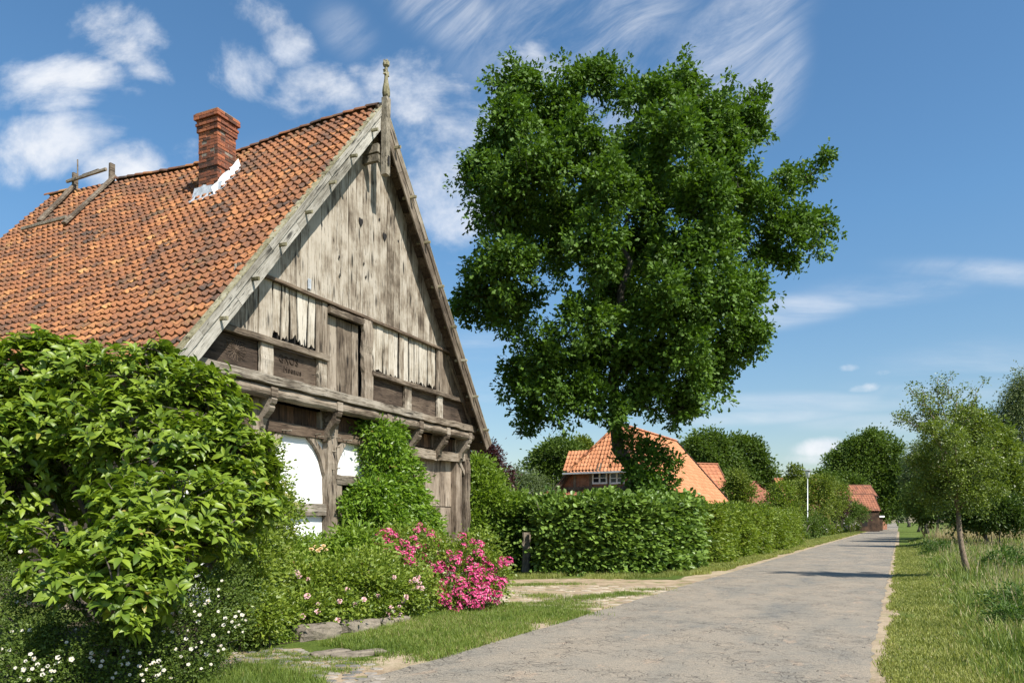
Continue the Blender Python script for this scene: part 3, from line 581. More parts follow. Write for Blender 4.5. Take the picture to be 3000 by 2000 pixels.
# sill beams, round bressummer, brackets
hbeam('sill_beam', -5.85, 2.25, -.10, 4.505, .24, .19, 'wood_h', 20, .006)
hbeam('sill_beam', 2.26, 5.42, -.10, 4.50, .24, .18, 'wood_hm', 12, .008)
BR = [-5.45, -3.35, -1.24, .75, 2.28, 3.74, 5.08]
for u0, u1 in zip([-5.9]+BR, BR+[5.4]):
    b = MB(); r_ = .135; sec = [(r_*math.cos(a), r_*math.sin(a)) for a in np.linspace(0, 2*math.pi, 13)[:-1]]
    b.sweep((u0+.04, -.045, 4.275), (u1-.04, -.045, 4.275), (0, 0, 1), sec, 7, .006, rng.random()); b.build('round_beam', M['wood_hm'], barn)
for u in BR:
    b = MB(); w = .15
    b.beam((u, -.20, 4.27), (u, .3, 4.27), (0, 0, 1), .19, .19, 3, .004)
    pr = [(.30, 4.17), (-.17, 4.17), (-.20, 4.13), (-.17, 4.06), (-.12, 4.02), (-.135, 3.97), (-.10, 3.90), (-.02, 3.83), (.05, 3.76), (.10, 3.66), (.13, 3.56), (.17, 3.50), (.30, 3.50)]
    b.prism([(u-w/2, y, z) for y, z in pr][::-1], (w, 0, 0), rng.random())
    o = b.build('bracket', M['wood_hm'], barn)
    b = MB(); b.box(u-.055, u-.03, .07, .16, 3.55, 3.60); b.tube([(u-.06, .16, 3.6), (u-.06, .02, 3.6)], .014, 5); b.build('peg', M['wood_any'], o)
# lower wall, set back
WV = .30
planks(list(np.arange(-5.7, 5.6, .235)), lambda u: 3.79, lambda u: 4.17, WV+.03, 'band_boards', M['wood_vd'], seed=20, gap=.008)
hbeam('tie_beam', -5.7, -1.24, WV+.0, 3.665, .2, .24, 'wood_hd', 16, .006)
hbeam('tie_beam', -.9, 2.0, WV+.0, 3.665, .2, .24, 'wood_hd', 10, .006)
b = MB(); b.beam((1.95, WV-.01, 3.63), (5.42, WV-.01, 3.68), (0, 0, 1), .22, .27, 14, .006, bow=-.07); b.build('door_lintel', M['wood_hm'], barn)
post('post', -1.07, WV-.02, 0, 4.17, .33, .28, 'wood_vm', 18, .010)
post('post', -.76, WV+.02, 0, 2.54, .26, .2, 'wood_vm', 12, .005)
post('post', -3.42, WV-.02, 0, 4.17, .33, .28, 'wood_vm', 18, .010)
post('post', 5.58, WV+.0, 0, 4.17, .30, .28, 'wood_vm', 14, .009)
post('door_post', 5.13, WV+.03, 0, 3.57, .33, .2, 'wood_door', 12, .004)
post('door_post', 1.9, WV+.03, 0, 3.57, .28, .2, 'wood_vm', 12, .004)
post('post', -5.6, WV, 0, 4.17, .3, .28, 'wood_vm', 8)
for k, u in enumerate(BR[1:]): post('stud', u-.13, WV-.0, 3.78, 4.16, .1, .1, 'wood_vm', 3)
def brace(pts, th=.12, v=WV-.07, mt='wood_vm'):
    b = MB(); b.prism([(u, v, z) for u, z in pts][::-1], (0, th, 0), rng.random()); return b.build('brace', M[mt], barn)
brace([(-1.22, 2.66), (-1.22, 3.05), (-1.36, 3.33), (-1.62, 3.56), (-1.84, 3.56), (-1.6, 3.38), (-1.42, 3.16), (-1.32, 2.9)])
brace([(-.92, 2.86), (-.92, 3.22), (-.76, 3.42), (-.62, 3.56), (-.42, 3.56), (-.58, 3.36), (-.72, 3.12), (-.84, 2.9)])
brace([(-3.2, 2.7), (-3.2, 3.1), (-3.05, 3.35), (-2.8, 3.56), (-2.55, 3.56), (-2.8, 3.38), (-3.0, 3.12)])
brace([(5.0, 3.56), (5.14, 3.56), (5.56, 3.14), (5.56, 2.98)], .1, WV-.10)
for uu, zz in ((-1.62, 3.62), (-1.52, 3.58), (-1.13, 3.62), (-1.08, 3.3), (-.93, 3.62), (-.94, 3.4), (-1.12, 2.88), (-.95, 2.9), (-.62, 3.6), (-.5, 3.6), (-.93, 2.68), (5.5, 3.62), (5.52, 3.2), (5.08, 3.62), (-2.7, 3.6), (-2.6, 3.6)):   # oak pegs standing out
    b = MB(); b.tube([(uu, WV-.10, zz), (uu+rng.normal(0, .008), WV-.26, zz+rng.normal(-.01, .01))], .016, 5, rng.random()); b.build('oak_peg', M['wood_any'], barn)
b = MB(); b.prism([(-5.5, WV+.03, 2.08), (-1.22, WV+.03, 2.08), (-1.22, WV+.03, 3.56), (-5.5, WV+.03, 3.56)], (0, .1, 0)); b.build('plaster_panel', M['plaster'], barn)
b = MB(); b.prism([(-5.5, WV+.03, .0), (-1.22, WV+.03, .0), (-1.22, WV+.03, 1.8), (-5.5, WV+.03, 1.8)], (0, .1, 0)); b.build('plaster_panel', M['plaster'], barn)
b = MB(); b.prism([(-.92, WV+.03, 2.76), (1.78, WV+.03, 2.76), (1.78, WV+.03, 3.56), (-.92, WV+.03, 3.56)], (0, .1, 0)); b.build('plaster_panel', M['plaster'], barn)
hbeam('cross_rail', -5.5, -1.23, WV-.0, 1.94, .18, .27, 'wood_h', 12, .006)
hbeam('cross_rail', -.90, 1.78, WV-.0, 2.65, .2, .23, 'wood_h', 10, .006)
planks([-.62, -.4, -.16, .1, .35, .6, .85, 1.1, 1.35, 1.6, 1.8], lambda u: .05, lambda u: 2.54, WV+.35, 'side_door', M['wood_vd'], seed=22)
b = MB(); b.box(-.62, -.5, WV+.05, WV+.36, 0, 2.54); b.build('door_jamb', M['wood_vd'], barn)
# the big door: two leaves, the right one divided
dl = planks([2.04, 2.26, 2.52, 2.74], lambda u: .08, lambda u: 3.55, WV+.12, 'barn_door', M['wood_door'], seed=23)
dr = planks([2.86, 3.2, 3.5, 3.72, 4.0, 4.3, 4.62, 4.97], lambda u: 2.14, lambda u: 3.58, WV+.12, 'barn_door', M['wood_door'], seed=24, gap=.009)
dr2 = planks([2.86, 3.12, 3.42, 3.7, 3.98, 4.3, 4.6, 4.96], lambda u: .08, lambda u: 2.11, WV+.125, 'barn_door', M['wood_door'], seed=25, gap=.009)
post('door_cover_strip', 2.80, WV+.09, .08, 3.52, .13, .09, 'wood_vm', 8, .004, dr)
b = MB(); b.box(1.9, 5.2, WV+.17, WV+.2, 0, 3.7); b.box(-.6, 1.8, WV+.42, WV+.45, 0, 2.6); b.build('dark_interior', M['dark'], barn)  # near black sheets standing in for the darkness behind the doors
b = MB(); b.box(-5.8, 5.75, WV-.02, WV+.12, 0, .14); b.build('plinth', M['mortar'], barn)
# long walls, back gable
for sgn in (-1, 1):
    b = MB(); x = sgn*5.66; b.box(min(x, x-sgn*.1), max(x, x-sgn*.1), WV+.15, RV1-.4, 0, 4.38); b.build('side_wall', M['wood_vm'], barn)
    for k in range(6):
        v = WV+.45+k*2.1; b = MB(); b.beam((x+sgn*.02, v, 0), (x+sgn*.02, v, 4.36), (sgn, 0, 0), .22, .12, 6); b.build('side_post', M['wood_vm'], barn)
b = MB(); b.prism([(-5.6, RV1-.35, 0), (5.6, RV1-.35, 0), (5.6, RV1-.35, 4.5), (UA, RV1-.35, AP-.4), (-5.6, RV1-.35, 4.5)], (0, .1, 0)); b.build('back_gable', M['wood_vm'], barn)
b = MB()
for sgn in (-1, 1): b.beam((UA, RV1+.5-.5, AP-.10), (UA+sgn*6.0, RV1+.0, AP-.10-SLS[sgn]*6), (0, 1, 0), .16, .05, 8, .003)
b.build('back_barge_board', M['wood_hd'], barn)
# chimney
b = MB(); C0, C1, D0, D1 = -1.36, -.76, 3.42, 4.06
r = np.random.default_rng(5); hw = 0
b.box(C0+.012, C1-.012, D0+.012, D1-.012, 9.2, 11.74); ch = b.build('chimney', M['mortar'], barn)
b = MB(); z = 9.3; c_ = 0
while z < 11.76:                                # every brick of the stack is modelled; the stack is one part
    grow = .028 if 10.40 < z < 10.47 else (.03 if z > 11.27 else 0)
    if z > 11.40: grow = .055
    if z > 11.50: grow = .03
    if z > 11.62: grow = .08
    a0, a1, e0, e1 = C0-grow, C1+grow, D0-grow, D1+grow; bh = .064; off = .125 if c_ % 2 else 0
    for lo, hi, fx in ((a0, a1, 0), (e0, e1, 1)):
        x = lo-off
        while x < hi-.02:
            x0, x1 = max(x, lo), min(x+.242, hi)
            if x1-x0 > .03:
                for side in (0, 1):
                    jo = r.normal(0, .004); q = np.clip(r.normal(.5, .28), 0, 1); worn = r.random() < .05
                    if worn: jo -= .02
                    if fx == 0:
                        y0, y1 = (e0-jo, e0+.1) if side == 0 else (e1-.1, e1+jo)
                        b.box(x0+.004+(.001 if x0 == lo else 0), x1-.004-(.001 if x1 == hi else 0), y0, y1, z, z+bh, q)
                    else:
                        y0, y1 = (a0-jo, a0+.1) if side == 0 else (a1-.1, a1+jo)
                        b.box(y0, y1, x0+.004+.002, x1-.004-.002, z+.0006, z+bh-.0006, q)
            x += .25
    z += .075; c_ += 1
b.build('bricks', M['bricks'], ch)
b = MB(); b.box(C0-.05, C1+.05, D0-.05, D1+.05, 11.765, 11.80, .5); b.box(C0+.14, C1-.14, D0+.14, D1-.14, 11.80, 11.81); b.build('chimney_cap', M['mortar'], ch)
b = MB(); r = np.random.default_rng(2)          # zinc apron dressed over the tiles
cs, sn = CSN[-1]
def roofz(u, v): return tr+SL*(u-UA)+float(sag(np.array(v+.35), np.array(abs(u-UA)/cs)))+.075
nn = 9
for side in range(2):
    Vq = []
    for i in range(nn+1):
        t = i/nn
        for j in range(3):
            if side == 0:   # down-slope (camera) side
                v = D0-.16+(D1-D0+.3)*t; u = C0+.005-(0, .10, .25)[j]*r.uniform(.8, 1.15); z = roofz(u, v)+(.17 if j == 0 else .0)*r.uniform(.8, 1.1)+.012+r.normal(0, .006)
            else:           # gable side
                u = C0-.2+(C1-C0+.28)*t; v = D0-.005-(0, .09, .2)[j]*r.uniform(.75, 1.2); z = roofz(u, v)+(.22 if j == 0 else .0)*r.uniform(.8, 1.1)+.014+r.normal(0, .006)
            Vq.append((u, v, z))
    b.add(Vq, [(i*3+j, i*3+j+1, (i+1)*3+j+1, (i+1)*3+j) for i in range(nn) for j in range(2)])
b.build('flashing', M['zinc'], ch)
# the broken timber frame lying over the ridge (a thing of its own)
fr = thing('roof_frame', 'broken mossy timber frame lying over the barn ridge', 'frame', tuple(BL(0, 9.8, 11.7)), math.atan2(BU[1], BU[0]))
def fb(a, c, w, h, n='beam', up=(0, 0, 1), seg=5):
    b = MB(); f = lambda q: (q[0], q[1]-9.8, q[2]-11.7); b.beam(f(a), f(c), up, w, h, seg, .002); return b.build(n, M['wood_hm'], fr)
rz_ = lambda u, v, e=.13: roofz(u, v)+e
fb((.14, 9.05, rz_(.14, 9)+.02), (-1.58, 8.82, rz_(-1.58, 8.8)), .15, .07)
fb((.06, 10.72, rz_(.06, 10.7)+.06), (-1.22, 10.42, rz_(-1.22, 10.4)), .15, .07)
fb((-1.5, 10.75, rz_(-1.5, 10.7)+.05), (-1.42, 8.95, rz_(-1.42, 8.9)+.06), .06, .09)
fb((-.02, 10.95, 11.98), (-.02, 9.2, 12.02), .07, .08)
fb((.12, 9.15, 11.6), (.12, 9.13, 12.22), .16, .09, 'upright', (0, 1, 0), 2)
fb((.10, 10.75, 11.6), (.10, 10.73, 12.24), .16, .09, 'upright', (0, 1, 0), 2)
fb((.25, 10.6, 12.22), (.15, 9.75, 12.18), .07, .05, 'lath'); fb((-.2, 10.2, 11.9), (-.2, 10.2, 12.42), .035, .035, 'lath', (0, 1, 0), 2)

# ---------------------------------------------------------------- foliage
SH_ = {'fold': ([(0, 0, 0), (.45, -.5, .1), (1, 0, -.06), (.45, .5, .1)], [(0, 1, 2), (0, 2, 3)]),
 'six': ([(0, 0, 0), (.22, -.42, .05), (.68, -.44, .03), (1, 0, -.12), (.68, .44, .03), (.22, .42, .05)], [(0, 1, 2, 3), (0, 3, 4, 5)]),
 'oak': ([(0, 0, 0), (.25, -.3, .05), (.42, -.2, .03), (.6, -.5, .05), (.8, -.2, 0), (1, 0, -.08), (.8, .2, 0), (.6, .5, .05), (.42, .2, .03), (.25, .3, .05)], [(0, 1, 2, 8, 9), (2, 3, 4, 6, 7, 8), (4, 5, 6)]),
 'big': ([(0, 0, 0), (.18, -.27, .06), (.18, 0, 0), (.18, .27, .06), (.42, -.48, .06), (.42, 0, -.01), (.42, .48, .06), (.72, -.40, -.02), (.72, 0, -.09), (.72, .40, -.02), (1, 0, -.26)],
         [(0, 1, 2), (0, 2, 3), (1, 4, 5, 2), (2, 5, 6, 3), (4, 7, 8, 5), (5, 8, 9, 6), (7, 10, 8), (8, 10, 9)]),
 'stalk': ([(0, 0, 0), (.5, -.5, 0), (1, 0, 0), (.5, .5, 0)], [(0, 1, 2), (0, 2, 3)]),
 'blade': ([(0, -.5, 0), (0, .5, 0), (.5, .38, .06), (.5, -.38, .06), (1, 0, .28)], [(0, 1, 2, 3), (3, 2, 4)])}
def leaves(name, pos, d, nr, ln, wd, shape, mat, parent, rnd):
    T, F = SH_[shape]; T = np.array(T); n = len(pos); d = nrmz(d); s = nrmz(np.cross(d, nr)); u = np.cross(s, d)
    ln = np.broadcast_to(ln, n)[:, None, None]; wd = np.broadcast_to(wd, n)[:, None, None]
    V = pos[:, None]+d[:, None]*T[None, :, 0:1]*ln+s[:, None]*T[None, :, 1:2]*wd+u[:, None]*T[None, :, 2:3]*ln
    Fs = []; R = []
    for k in sorted({len(f) for f in F}):
        f = np.array([q for q in F if len(q) == k]); Fs.append((f[None]+(np.arange(n)*len(T))[:, None, None]).reshape(-1, k)); R.append(np.repeat(rnd, len(f)))
    return mk(name, V.reshape(-1, 3), Fs, mat, parent, np.concatenate(R), smooth=(shape == 'big'))
def rdir(r, n): return nrmz(r.normal(0, 1, (n, 3)))
def shell_pts(lobes, n, r, shell=.72, inner=.12, rough=.22, keep=.62, under=.5):
    """points and outward normals near the surface of overlapping lobes [(centre, (rx,ry,rz))]"""
    C = np.array([l[0] for l in lobes]); S = np.array([np.broadcast_to(l[1], 3) for l in lobes], float)
    w = (S[:, 0]*S[:, 2]+S[:, 0]*S[:, 1])**1.0; w /= w.sum(); P_, N_ = [], []; tot = 0
    while tot < n:
        m = n*2; i = r.choice(len(lobes), m, p=w); d = rdir(r, m); q = (r.random(m) > under) & (d[:, 2] < -.2); d[q, 2] *= -1
        rad = shell+(1-shell)*r.random(m); k = r.random(m) < inner; rad[k] = r.random(k.sum())**.5*.8
        ph = i*1.7; wob = 1+rough*np.sin(3.1*d[:, 0]*2+ph)*np.cos(2.7*d[:, 2]*2+ph*1.3)+rough*.6*np.sin(7*d[:, 0]+5*d[:, 1]+ph)*np.sin(6*d[:, 2]-ph)
        p = C[i]+S[i]*d*(rad*wob)[:, None]
        dist = np.linalg.norm((p[:, None]-C[None])/S[None], axis=2); dist[np.arange(m), i] = 9
        ok = dist.min(1) > keep; ok |= r.random(m) < .10
        P_.append(p[ok]); N_.append(nrmz(d[ok]/S[i][ok])); tot += ok.sum()
    return np.vstack(P_)[:n], np.vstack(N_)[:n]
def warp(p, amp, f, seed=0., hole=.0):
    """bend a cloud of points with smooth noise and open holes in it, so that no round masses are left"""
    n3 = lambda q, k: sum(np.sin(q[:, 0]*a+q[:, 1]*b_+q[:, 2]*c_+k*2.1+seed)/(1+.35*i) for i, (a, b_, c_) in enumerate(((1, .4, .7), (-.7, 1.1, .5), (.5, -.9, 1.2), (1.9, .8, -1.3), (-1.1, 2.3, 1.9), (2.7, -1.6, 2.2))))/2.6
    q = p*f; w = np.stack([n3(q, 0.), n3(q, 3.3), n3(q, 7.1)], -1); h = n3(p*f*2.3+5, 1.7)
    return p+w*amp, h > -1.+hole*2*.8
def foliage(name, pts, nrm, per, rc, ln, wr, shape, mat, parent, r, droop=.0, upb=.5, flat=.8, org=(0, 0, 0), zmin=.03, rb=None, spread=1.):
    n = len(pts); off = r.normal(0, 1, (n, per, 3))*rc*.55; off[..., 2] *= flat
    p = (pts[:, None]+off).reshape(-1, 3); N2 = np.repeat(nrm, per, 0); o2 = off.reshape(-1, 3)/rc
    d = nrmz(o2*.9*spread+N2*.55+r.normal(0, .45, p.shape)+np.array([0, 0, -droop]))
    nn = nrmz(r.normal(0, .5, p.shape)+np.array([0, 0, upb])+N2*.35)
    base = np.repeat(r.random(n) if rb is None else rb, per)
    L = ln*r.uniform(.65, 1.2, len(p)); rn = np.clip(base*.45+r.random(len(p))*.55, 0, 1)
    k = p[:, 2] > zmin
    return leaves(name, p[k]-np.array(org), d[k], nn[k], L[k], (L*wr)[k], shape, mat, parent, rn[k])
def lobes_px(L, zmin=None):
    """lobe = (px, py, radius in px, distance, optional depth radius factor, optional height factor)"""
    o = []
    for l in L:
        px, py, rp, D = l[:4]; k = rp/FX*D; kd = l[4] if len(l) > 4 else 1.; kh = l[5] if len(l) > 5 else 1.
        o.append((P(px, py, D), (k, k*kd, k*kh)))
    return o
def curve_pts(a, c, bend, n=6, r=None):
    a = np.array(a, float); c = np.array(c, float); t = np.linspace(0, 1, n)[:, None]; o = a+(c-a)*t
    w = np.zeros((n, 3)) if r is None else r.normal(0, 1, (n, 3))*np.linalg.norm(c-a)*.025
    w[0] = w[-1] = 0; return o+np.array(bend)*(4*t*(1-t))+w
def tree(name, label, lobes, base, trunk_r, nc, per, rc, ln, shape, lmat, bmat, seed=0, group=None, cat='tree', fork=.35, wr=.62, droop=.1, upb=.5, shell=.66, twigs=0, lean=None, rough=.22, inner=.14, top=None, crown='crown', flat=.8, keep=.62, hole=.25):
    r = np.random.default_rng(seed); t = thing(name, label, cat, tuple(base), 0, group); base = np.array(base, float)
    C = np.array([l[0] for l in lobes]); S = np.array([np.broadcast_to(l[1], 3) for l in lobes])
    cen = C.mean(0); zt = C[:, 2].max() if top is None else top; b = MB(); lo = (C[:, 2]-S[:, 2]).min()
    fk = base+np.array([(cen[0]-base[0])*.45, (cen[1]-base[1])*.45, 0]) if lean is None else np.array(lean, float)
    if lean is None: fk[2] = base[2]+max(.6, lo-base[2])+(zt-lo)*.18
    tp = curve_pts(base, fk, (0, 0, 0), 7, r); tr_ = np.linspace(trunk_r*1.05, trunk_r*.7, 7); tr_[0] = trunk_r*1.45; tr_[1] = trunk_r*1.1
    b.tube(tp-base, tr_, 10, .5)
    # limbs grow like a real tree: every mass of leaves hangs on the nearest limb already there
    ldr = curve_pts(fk, np.array([cen[0]*.6+fk[0]*.4, cen[1]*.6+fk[1]*.4, fk[2]+(zt-fk[2])*.55]), (0, 0, 0), 7, r); nodes = [tuple(q) for q in tp[3:]]+[tuple(q) for q in ldr[1:]]
    b.tube(ldr-base, np.linspace(trunk_r*.7, trunk_r*.18, 7), 8, .5); nr_ = [trunk_r*.7]*len(tp[3:])+list(np.linspace(trunk_r*.6, trunk_r*.18, 6))
    for i in np.argsort(np.linalg.norm(C-fk, axis=1)):
        tgt = C[i]; NA = np.array(nodes); dv = tgt-NA; dist = np.linalg.norm(dv, axis=1); j = int(np.argmin(dist+np.maximum(0, NA[:, 2]-tgt[2])*1.2+.02*len(dist)*0)); st = NA[j]; ds = dist[j]
        rr = min(nr_[j]*.72, trunk_r*.42); m = curve_pts(st, tgt, (0, 0, -ds*.07), 6, r); r0 = np.linspace(rr, max(rr*.3, .012), 6); b.tube(m-base, r0, 6, r.random())
        nodes += [tuple(q) for q in m[2:]]; nr_ += list(r0[2:])
        for k in range(twigs):
            e = tgt+rdir(r, 1)[0]*S[i]*.8; st2 = m[r.integers(2, 6)]; b.tube(curve_pts(st2, e, (0, 0, -ds*.03), 4, r)-base, np.linspace(max(rr*.3, .01), .006, 4), 4, .5)
    b.build('trunk', bmat, t, True)
    p, n = shell_pts(lobes, nc, r, shell, inner, rough, keep); sz = float(np.median(S)); p, k = warp(p, sz*.42, 1.5/sz, seed, hole); p, n = p[k], n[k]
    foliage(crown, p, n, per, rc, ln, wr, shape, lmat, t, r, droop, upb, flat, org=base)
    return t
def bush(name, label, lobes, nc, per, rc, ln, shape, lmat, seed=0, group=None, cat='shrub', wr=.6, droop=.0, upb=.5, shell=.7, rough=.2, inner=.1, stems=10, flat=.8, base=None, keep=.62, smat=None, part='foliage', spread=1., flower=None):
    r = np.random.default_rng(seed); C = np.array([l[0] for l in lobes]); c = C.mean(0); c[2] = 0; c = c if base is None else np.array(base, float)
    t = thing(name, label, cat, tuple(c), 0, group); b = MB()
    for i in range(stems):
        l = lobes[i % len(lobes)]; e = l[0]+rdir(r, 1)[0]*np.array(np.broadcast_to(l[1], 3))*.6; e[2] = max(e[2], .2)
        st = c+np.array([*r.normal(0, .12, 2), 0]); st[:2] += (l[0][:2]-c[:2])*.25; L_ = np.linalg.norm(e-st)
        b.tube(curve_pts(st, e, (0, 0, L_*.08), 5, r)-c, np.linspace(.012+.006*L_, .005, 5), 5, r.random())
    b.build('stem', smat or M['bark'], t, True)
    p, n = shell_pts(lobes, nc, r, shell, inner, rough, keep); sz = float(np.median([np.max(l[1]) for l in lobes])); p, k = warp(p, sz*.30, 1.8/sz, seed, .16); p, n = p[k], n[k]
    foliage(part, p, n, per, rc, ln, wr, shape, lmat, t, r, droop, upb, flat, org=c, spread=spread)
    return t, p, n, c, r
def bark_mat(name, a, c, sc=(6, 6, 1.2)):
    m, n, p = base_mat(name); t = nd(n, 'TexCoord'); x = noise(n, mapping(n, t.outputs['Object'], (0, 0, 0), (0, 0, 0), sc), 2.2, 8, .7, .8)
    n.links.new(ramp(n, x, [(.35, a), (.65, c)]), p.inputs['Base Color']); p.inputs['Roughness'].default_value = .9
    bp = nd(n, 'Bump'); bp.inputs['Distance'].default_value = .04; n.links.new(x, bp.inputs['Height']); n.links.new(bp.outputs[0], p.inputs['Normal']); return m
M['bark'] = bark_mat('grey_bark', (.045, .035, .025), (.17, .14, .11))
M['bark_oak'] = bark_mat('oak_bark', (.035, .03, .02), (.14, .125, .095))
M['bark_plum'] = bark_mat('young_tree_bark', (.09, .06, .04), (.36, .27, .19), (8, 8, 3))
M['stem_green'] = plain('green_stem', (.09, .12, .03), .6)
M['l_oak'] = leaf_mat('oak_leaves', (0.0369, 0.0805, 0.009), (0.1108, 0.2013, 0.022), None, .26, .55, .28)
M['l_mag'] = leaf_mat('magnolia_leaves', (.045, .10, .011), (.24, .325, .033), (.34, .25, .07), .28, .42, .36, .92)
M['l_hedge'] = leaf_mat('linden_leaves', (.04, .09, .013), (.2, .3, .055), None, .24, .42, .4)
M['l_beech'] = leaf_mat('hornbeam_leaves', (.055, .105, .012), (.22, .29, .03), (.2, .22, .04), .32, .5, .35, .8)
M['l_bright'] = leaf_mat('bright_leaves', (0.0852, 0.1586, 0.018), (0.2414, 0.3416, 0.045), None, .38, .45, .4)
M['l_rose'] = leaf_mat('rose_leaves', (.075, .135, .015), (.26, .33, .045), (.2, .1, .04), .35, .42, .45, .93)
M['l_weed'] = leaf_mat('weed_leaves', (.04, .09, .018), (.12, .2, .04), None, .3, .5, .35)
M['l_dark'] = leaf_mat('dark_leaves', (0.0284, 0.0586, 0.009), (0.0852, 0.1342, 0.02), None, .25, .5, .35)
M['l_deep'] = leaf_mat('dark_rose_leaves', (0.0369, 0.0732, 0.012), (0.1278, 0.183, 0.028), None, .3, .5, .35)  # darker green rose leaves
M['l_vine'] = leaf_mat('climber_leaves', (.06, .135, .012), (.23, .36, .035), (.28, .16, .05), .35, .4, .5, .92)
M['l_far'] = leaf_mat('far_tree_leaves', (0.0454, 0.0854, 0.013), (0.1207, 0.183, 0.028), None, .28, .55, .3)
M['l_far2'] = leaf_mat('far_bright_leaves', (0.071, 0.1159, 0.015), (0.1988, 0.244, 0.035), None, .3, .55, .3)
M['l_grey'] = leaf_mat('willow_and_haze_leaves', (0.077, 0.11, 0.0473), (0.187, 0.242, 0.105), None, .3, .5, .4)
M['l_purple'] = leaf_mat('copper_leaves', (0.0242, 0.011, 0.0126), (0.0825, 0.0352, 0.0357), (.14, .07, .06), .25, .4, .45, .85, (1.3, .6, .6))
M['l_plum'] = leaf_mat('plum_leaves', (0.0639, 0.1037, 0.016), (0.1988, 0.2562, 0.04), None, .32, .4, .45)
M['l_birch'] = leaf_mat('birch_leaves', (0.0715, 0.1045, 0.0315), (0.176, 0.22, 0.0735), None, .32, .5, .35)

# the great oak
B_ = W(1853, 1655); OD = 29.5; B_ = np.array([(1848-1500)/FX*OD, OD, 0])
zx = lambda x, y: (1300+x*.8608, 100+y*.8608)
OL = []
for x, y, r_, dd, *k in [(258, 210, 82, 0), (215, 330, 110, -1.5), (380, 290, 105, 1), (520, 180, 85, .5), (525, 120, 42, .5), (700, 230, 85, -1), (818, 210, 75, 1), (806, 148, 30, 1), (900, 290, 90, -.5), (1010, 270, 62, 0), (1055, 190, 30, 0), (1045, 330, 55, 0),
    (140, 500, 92, 0), (290, 480, 120, -2.5), (480, 420, 110, -2), (640, 400, 85, 2.5), (780, 380, 115, -2.5), (940, 440, 105, -.5), (200, 620, 110, -1), (370, 620, 110, 2), (560, 560, 110, -3), (720, 560, 115, 1), (880, 560, 110, -2.8), (1000, 540, 75, 1),
    (120, 870, 88, 0), (60, 930, 45, 0), (230, 800, 90, -2), (230, 960, 95, 0), (380, 760, 95, 2.5), (520, 740, 100, -3), (680, 760, 120, 2), (830, 770, 120, -2.5), (960, 720, 85, 0), (1010, 900, 100, -1), (900, 930, 120, -2.5), (740, 930, 120, -3), (600, 920, 100, 1), (500, 1010, 90, -2.5),
    (1040, 1030, 62, -1), (960, 1080, 90, -1), (820, 1090, 110, -2.5), (660, 1100, 110, -1.5), (480, 1130, 100, 0), (330, 1090, 95, -2), (270, 1180, 75, 0), (380, 1240, 85, -2), (520, 1250, 75, -2), (700, 1230, 95, -1.5), (860, 1200, 85, -1.5), (790, 1290, 50, -1.5), (270, 1290, 50, -1), (265, 1360, 30, -1), (930, 1180, 45, -1), (610, 1320, 42, -2),
    (1100, 590, 60, 0), (1170, 540, 50, .3), (1240, 480, 42, .5), (1305, 425, 24, .6), (1130, 680, 62, 0), (1220, 660, 58, .3), (1285, 640, 38, .5), (1090, 750, 42, 0), (1170, 760, 40, 0), (1270, 720, 32, .5)]:
    px, py = zx(x, y); D = OD+dd; OL.append((P(px, py, D), np.array([1, 1.25, 1.])*r_*.8608*1.04/FX*D))
oak = tree('oak_tree', 'tall dark green oak with a long side limb rising behind the beech hedge', OL, B_, .31, 15500, 13, .20, .20, 'oak', M['l_oak'], M['bark_oak'], 3, fork=.4, wr=.66, droop=.15, upb=.55, shell=.5, twigs=4,
           lean=P(1798, 1130, OD), rough=.42, inner=.30, keep=.42, hole=.27)
r = np.random.default_rng(44)
p, n = shell_pts(lobes_px([(1890, 1330, 50, 29), (1930, 1370, 62, 29), (1880, 1400, 55, 28.6), (1955, 1420, 30, 28.8), (1900, 1450, 60, 28.6), (1850, 1290, 34, 29), (1800, 1345, 14, 29)]), 190, r, .5, .3)
foliage('trunk_sprouts', p, n, 22, .25, .20, .6, 'oak', M['l_oak'], oak, r, .1, org=B_)

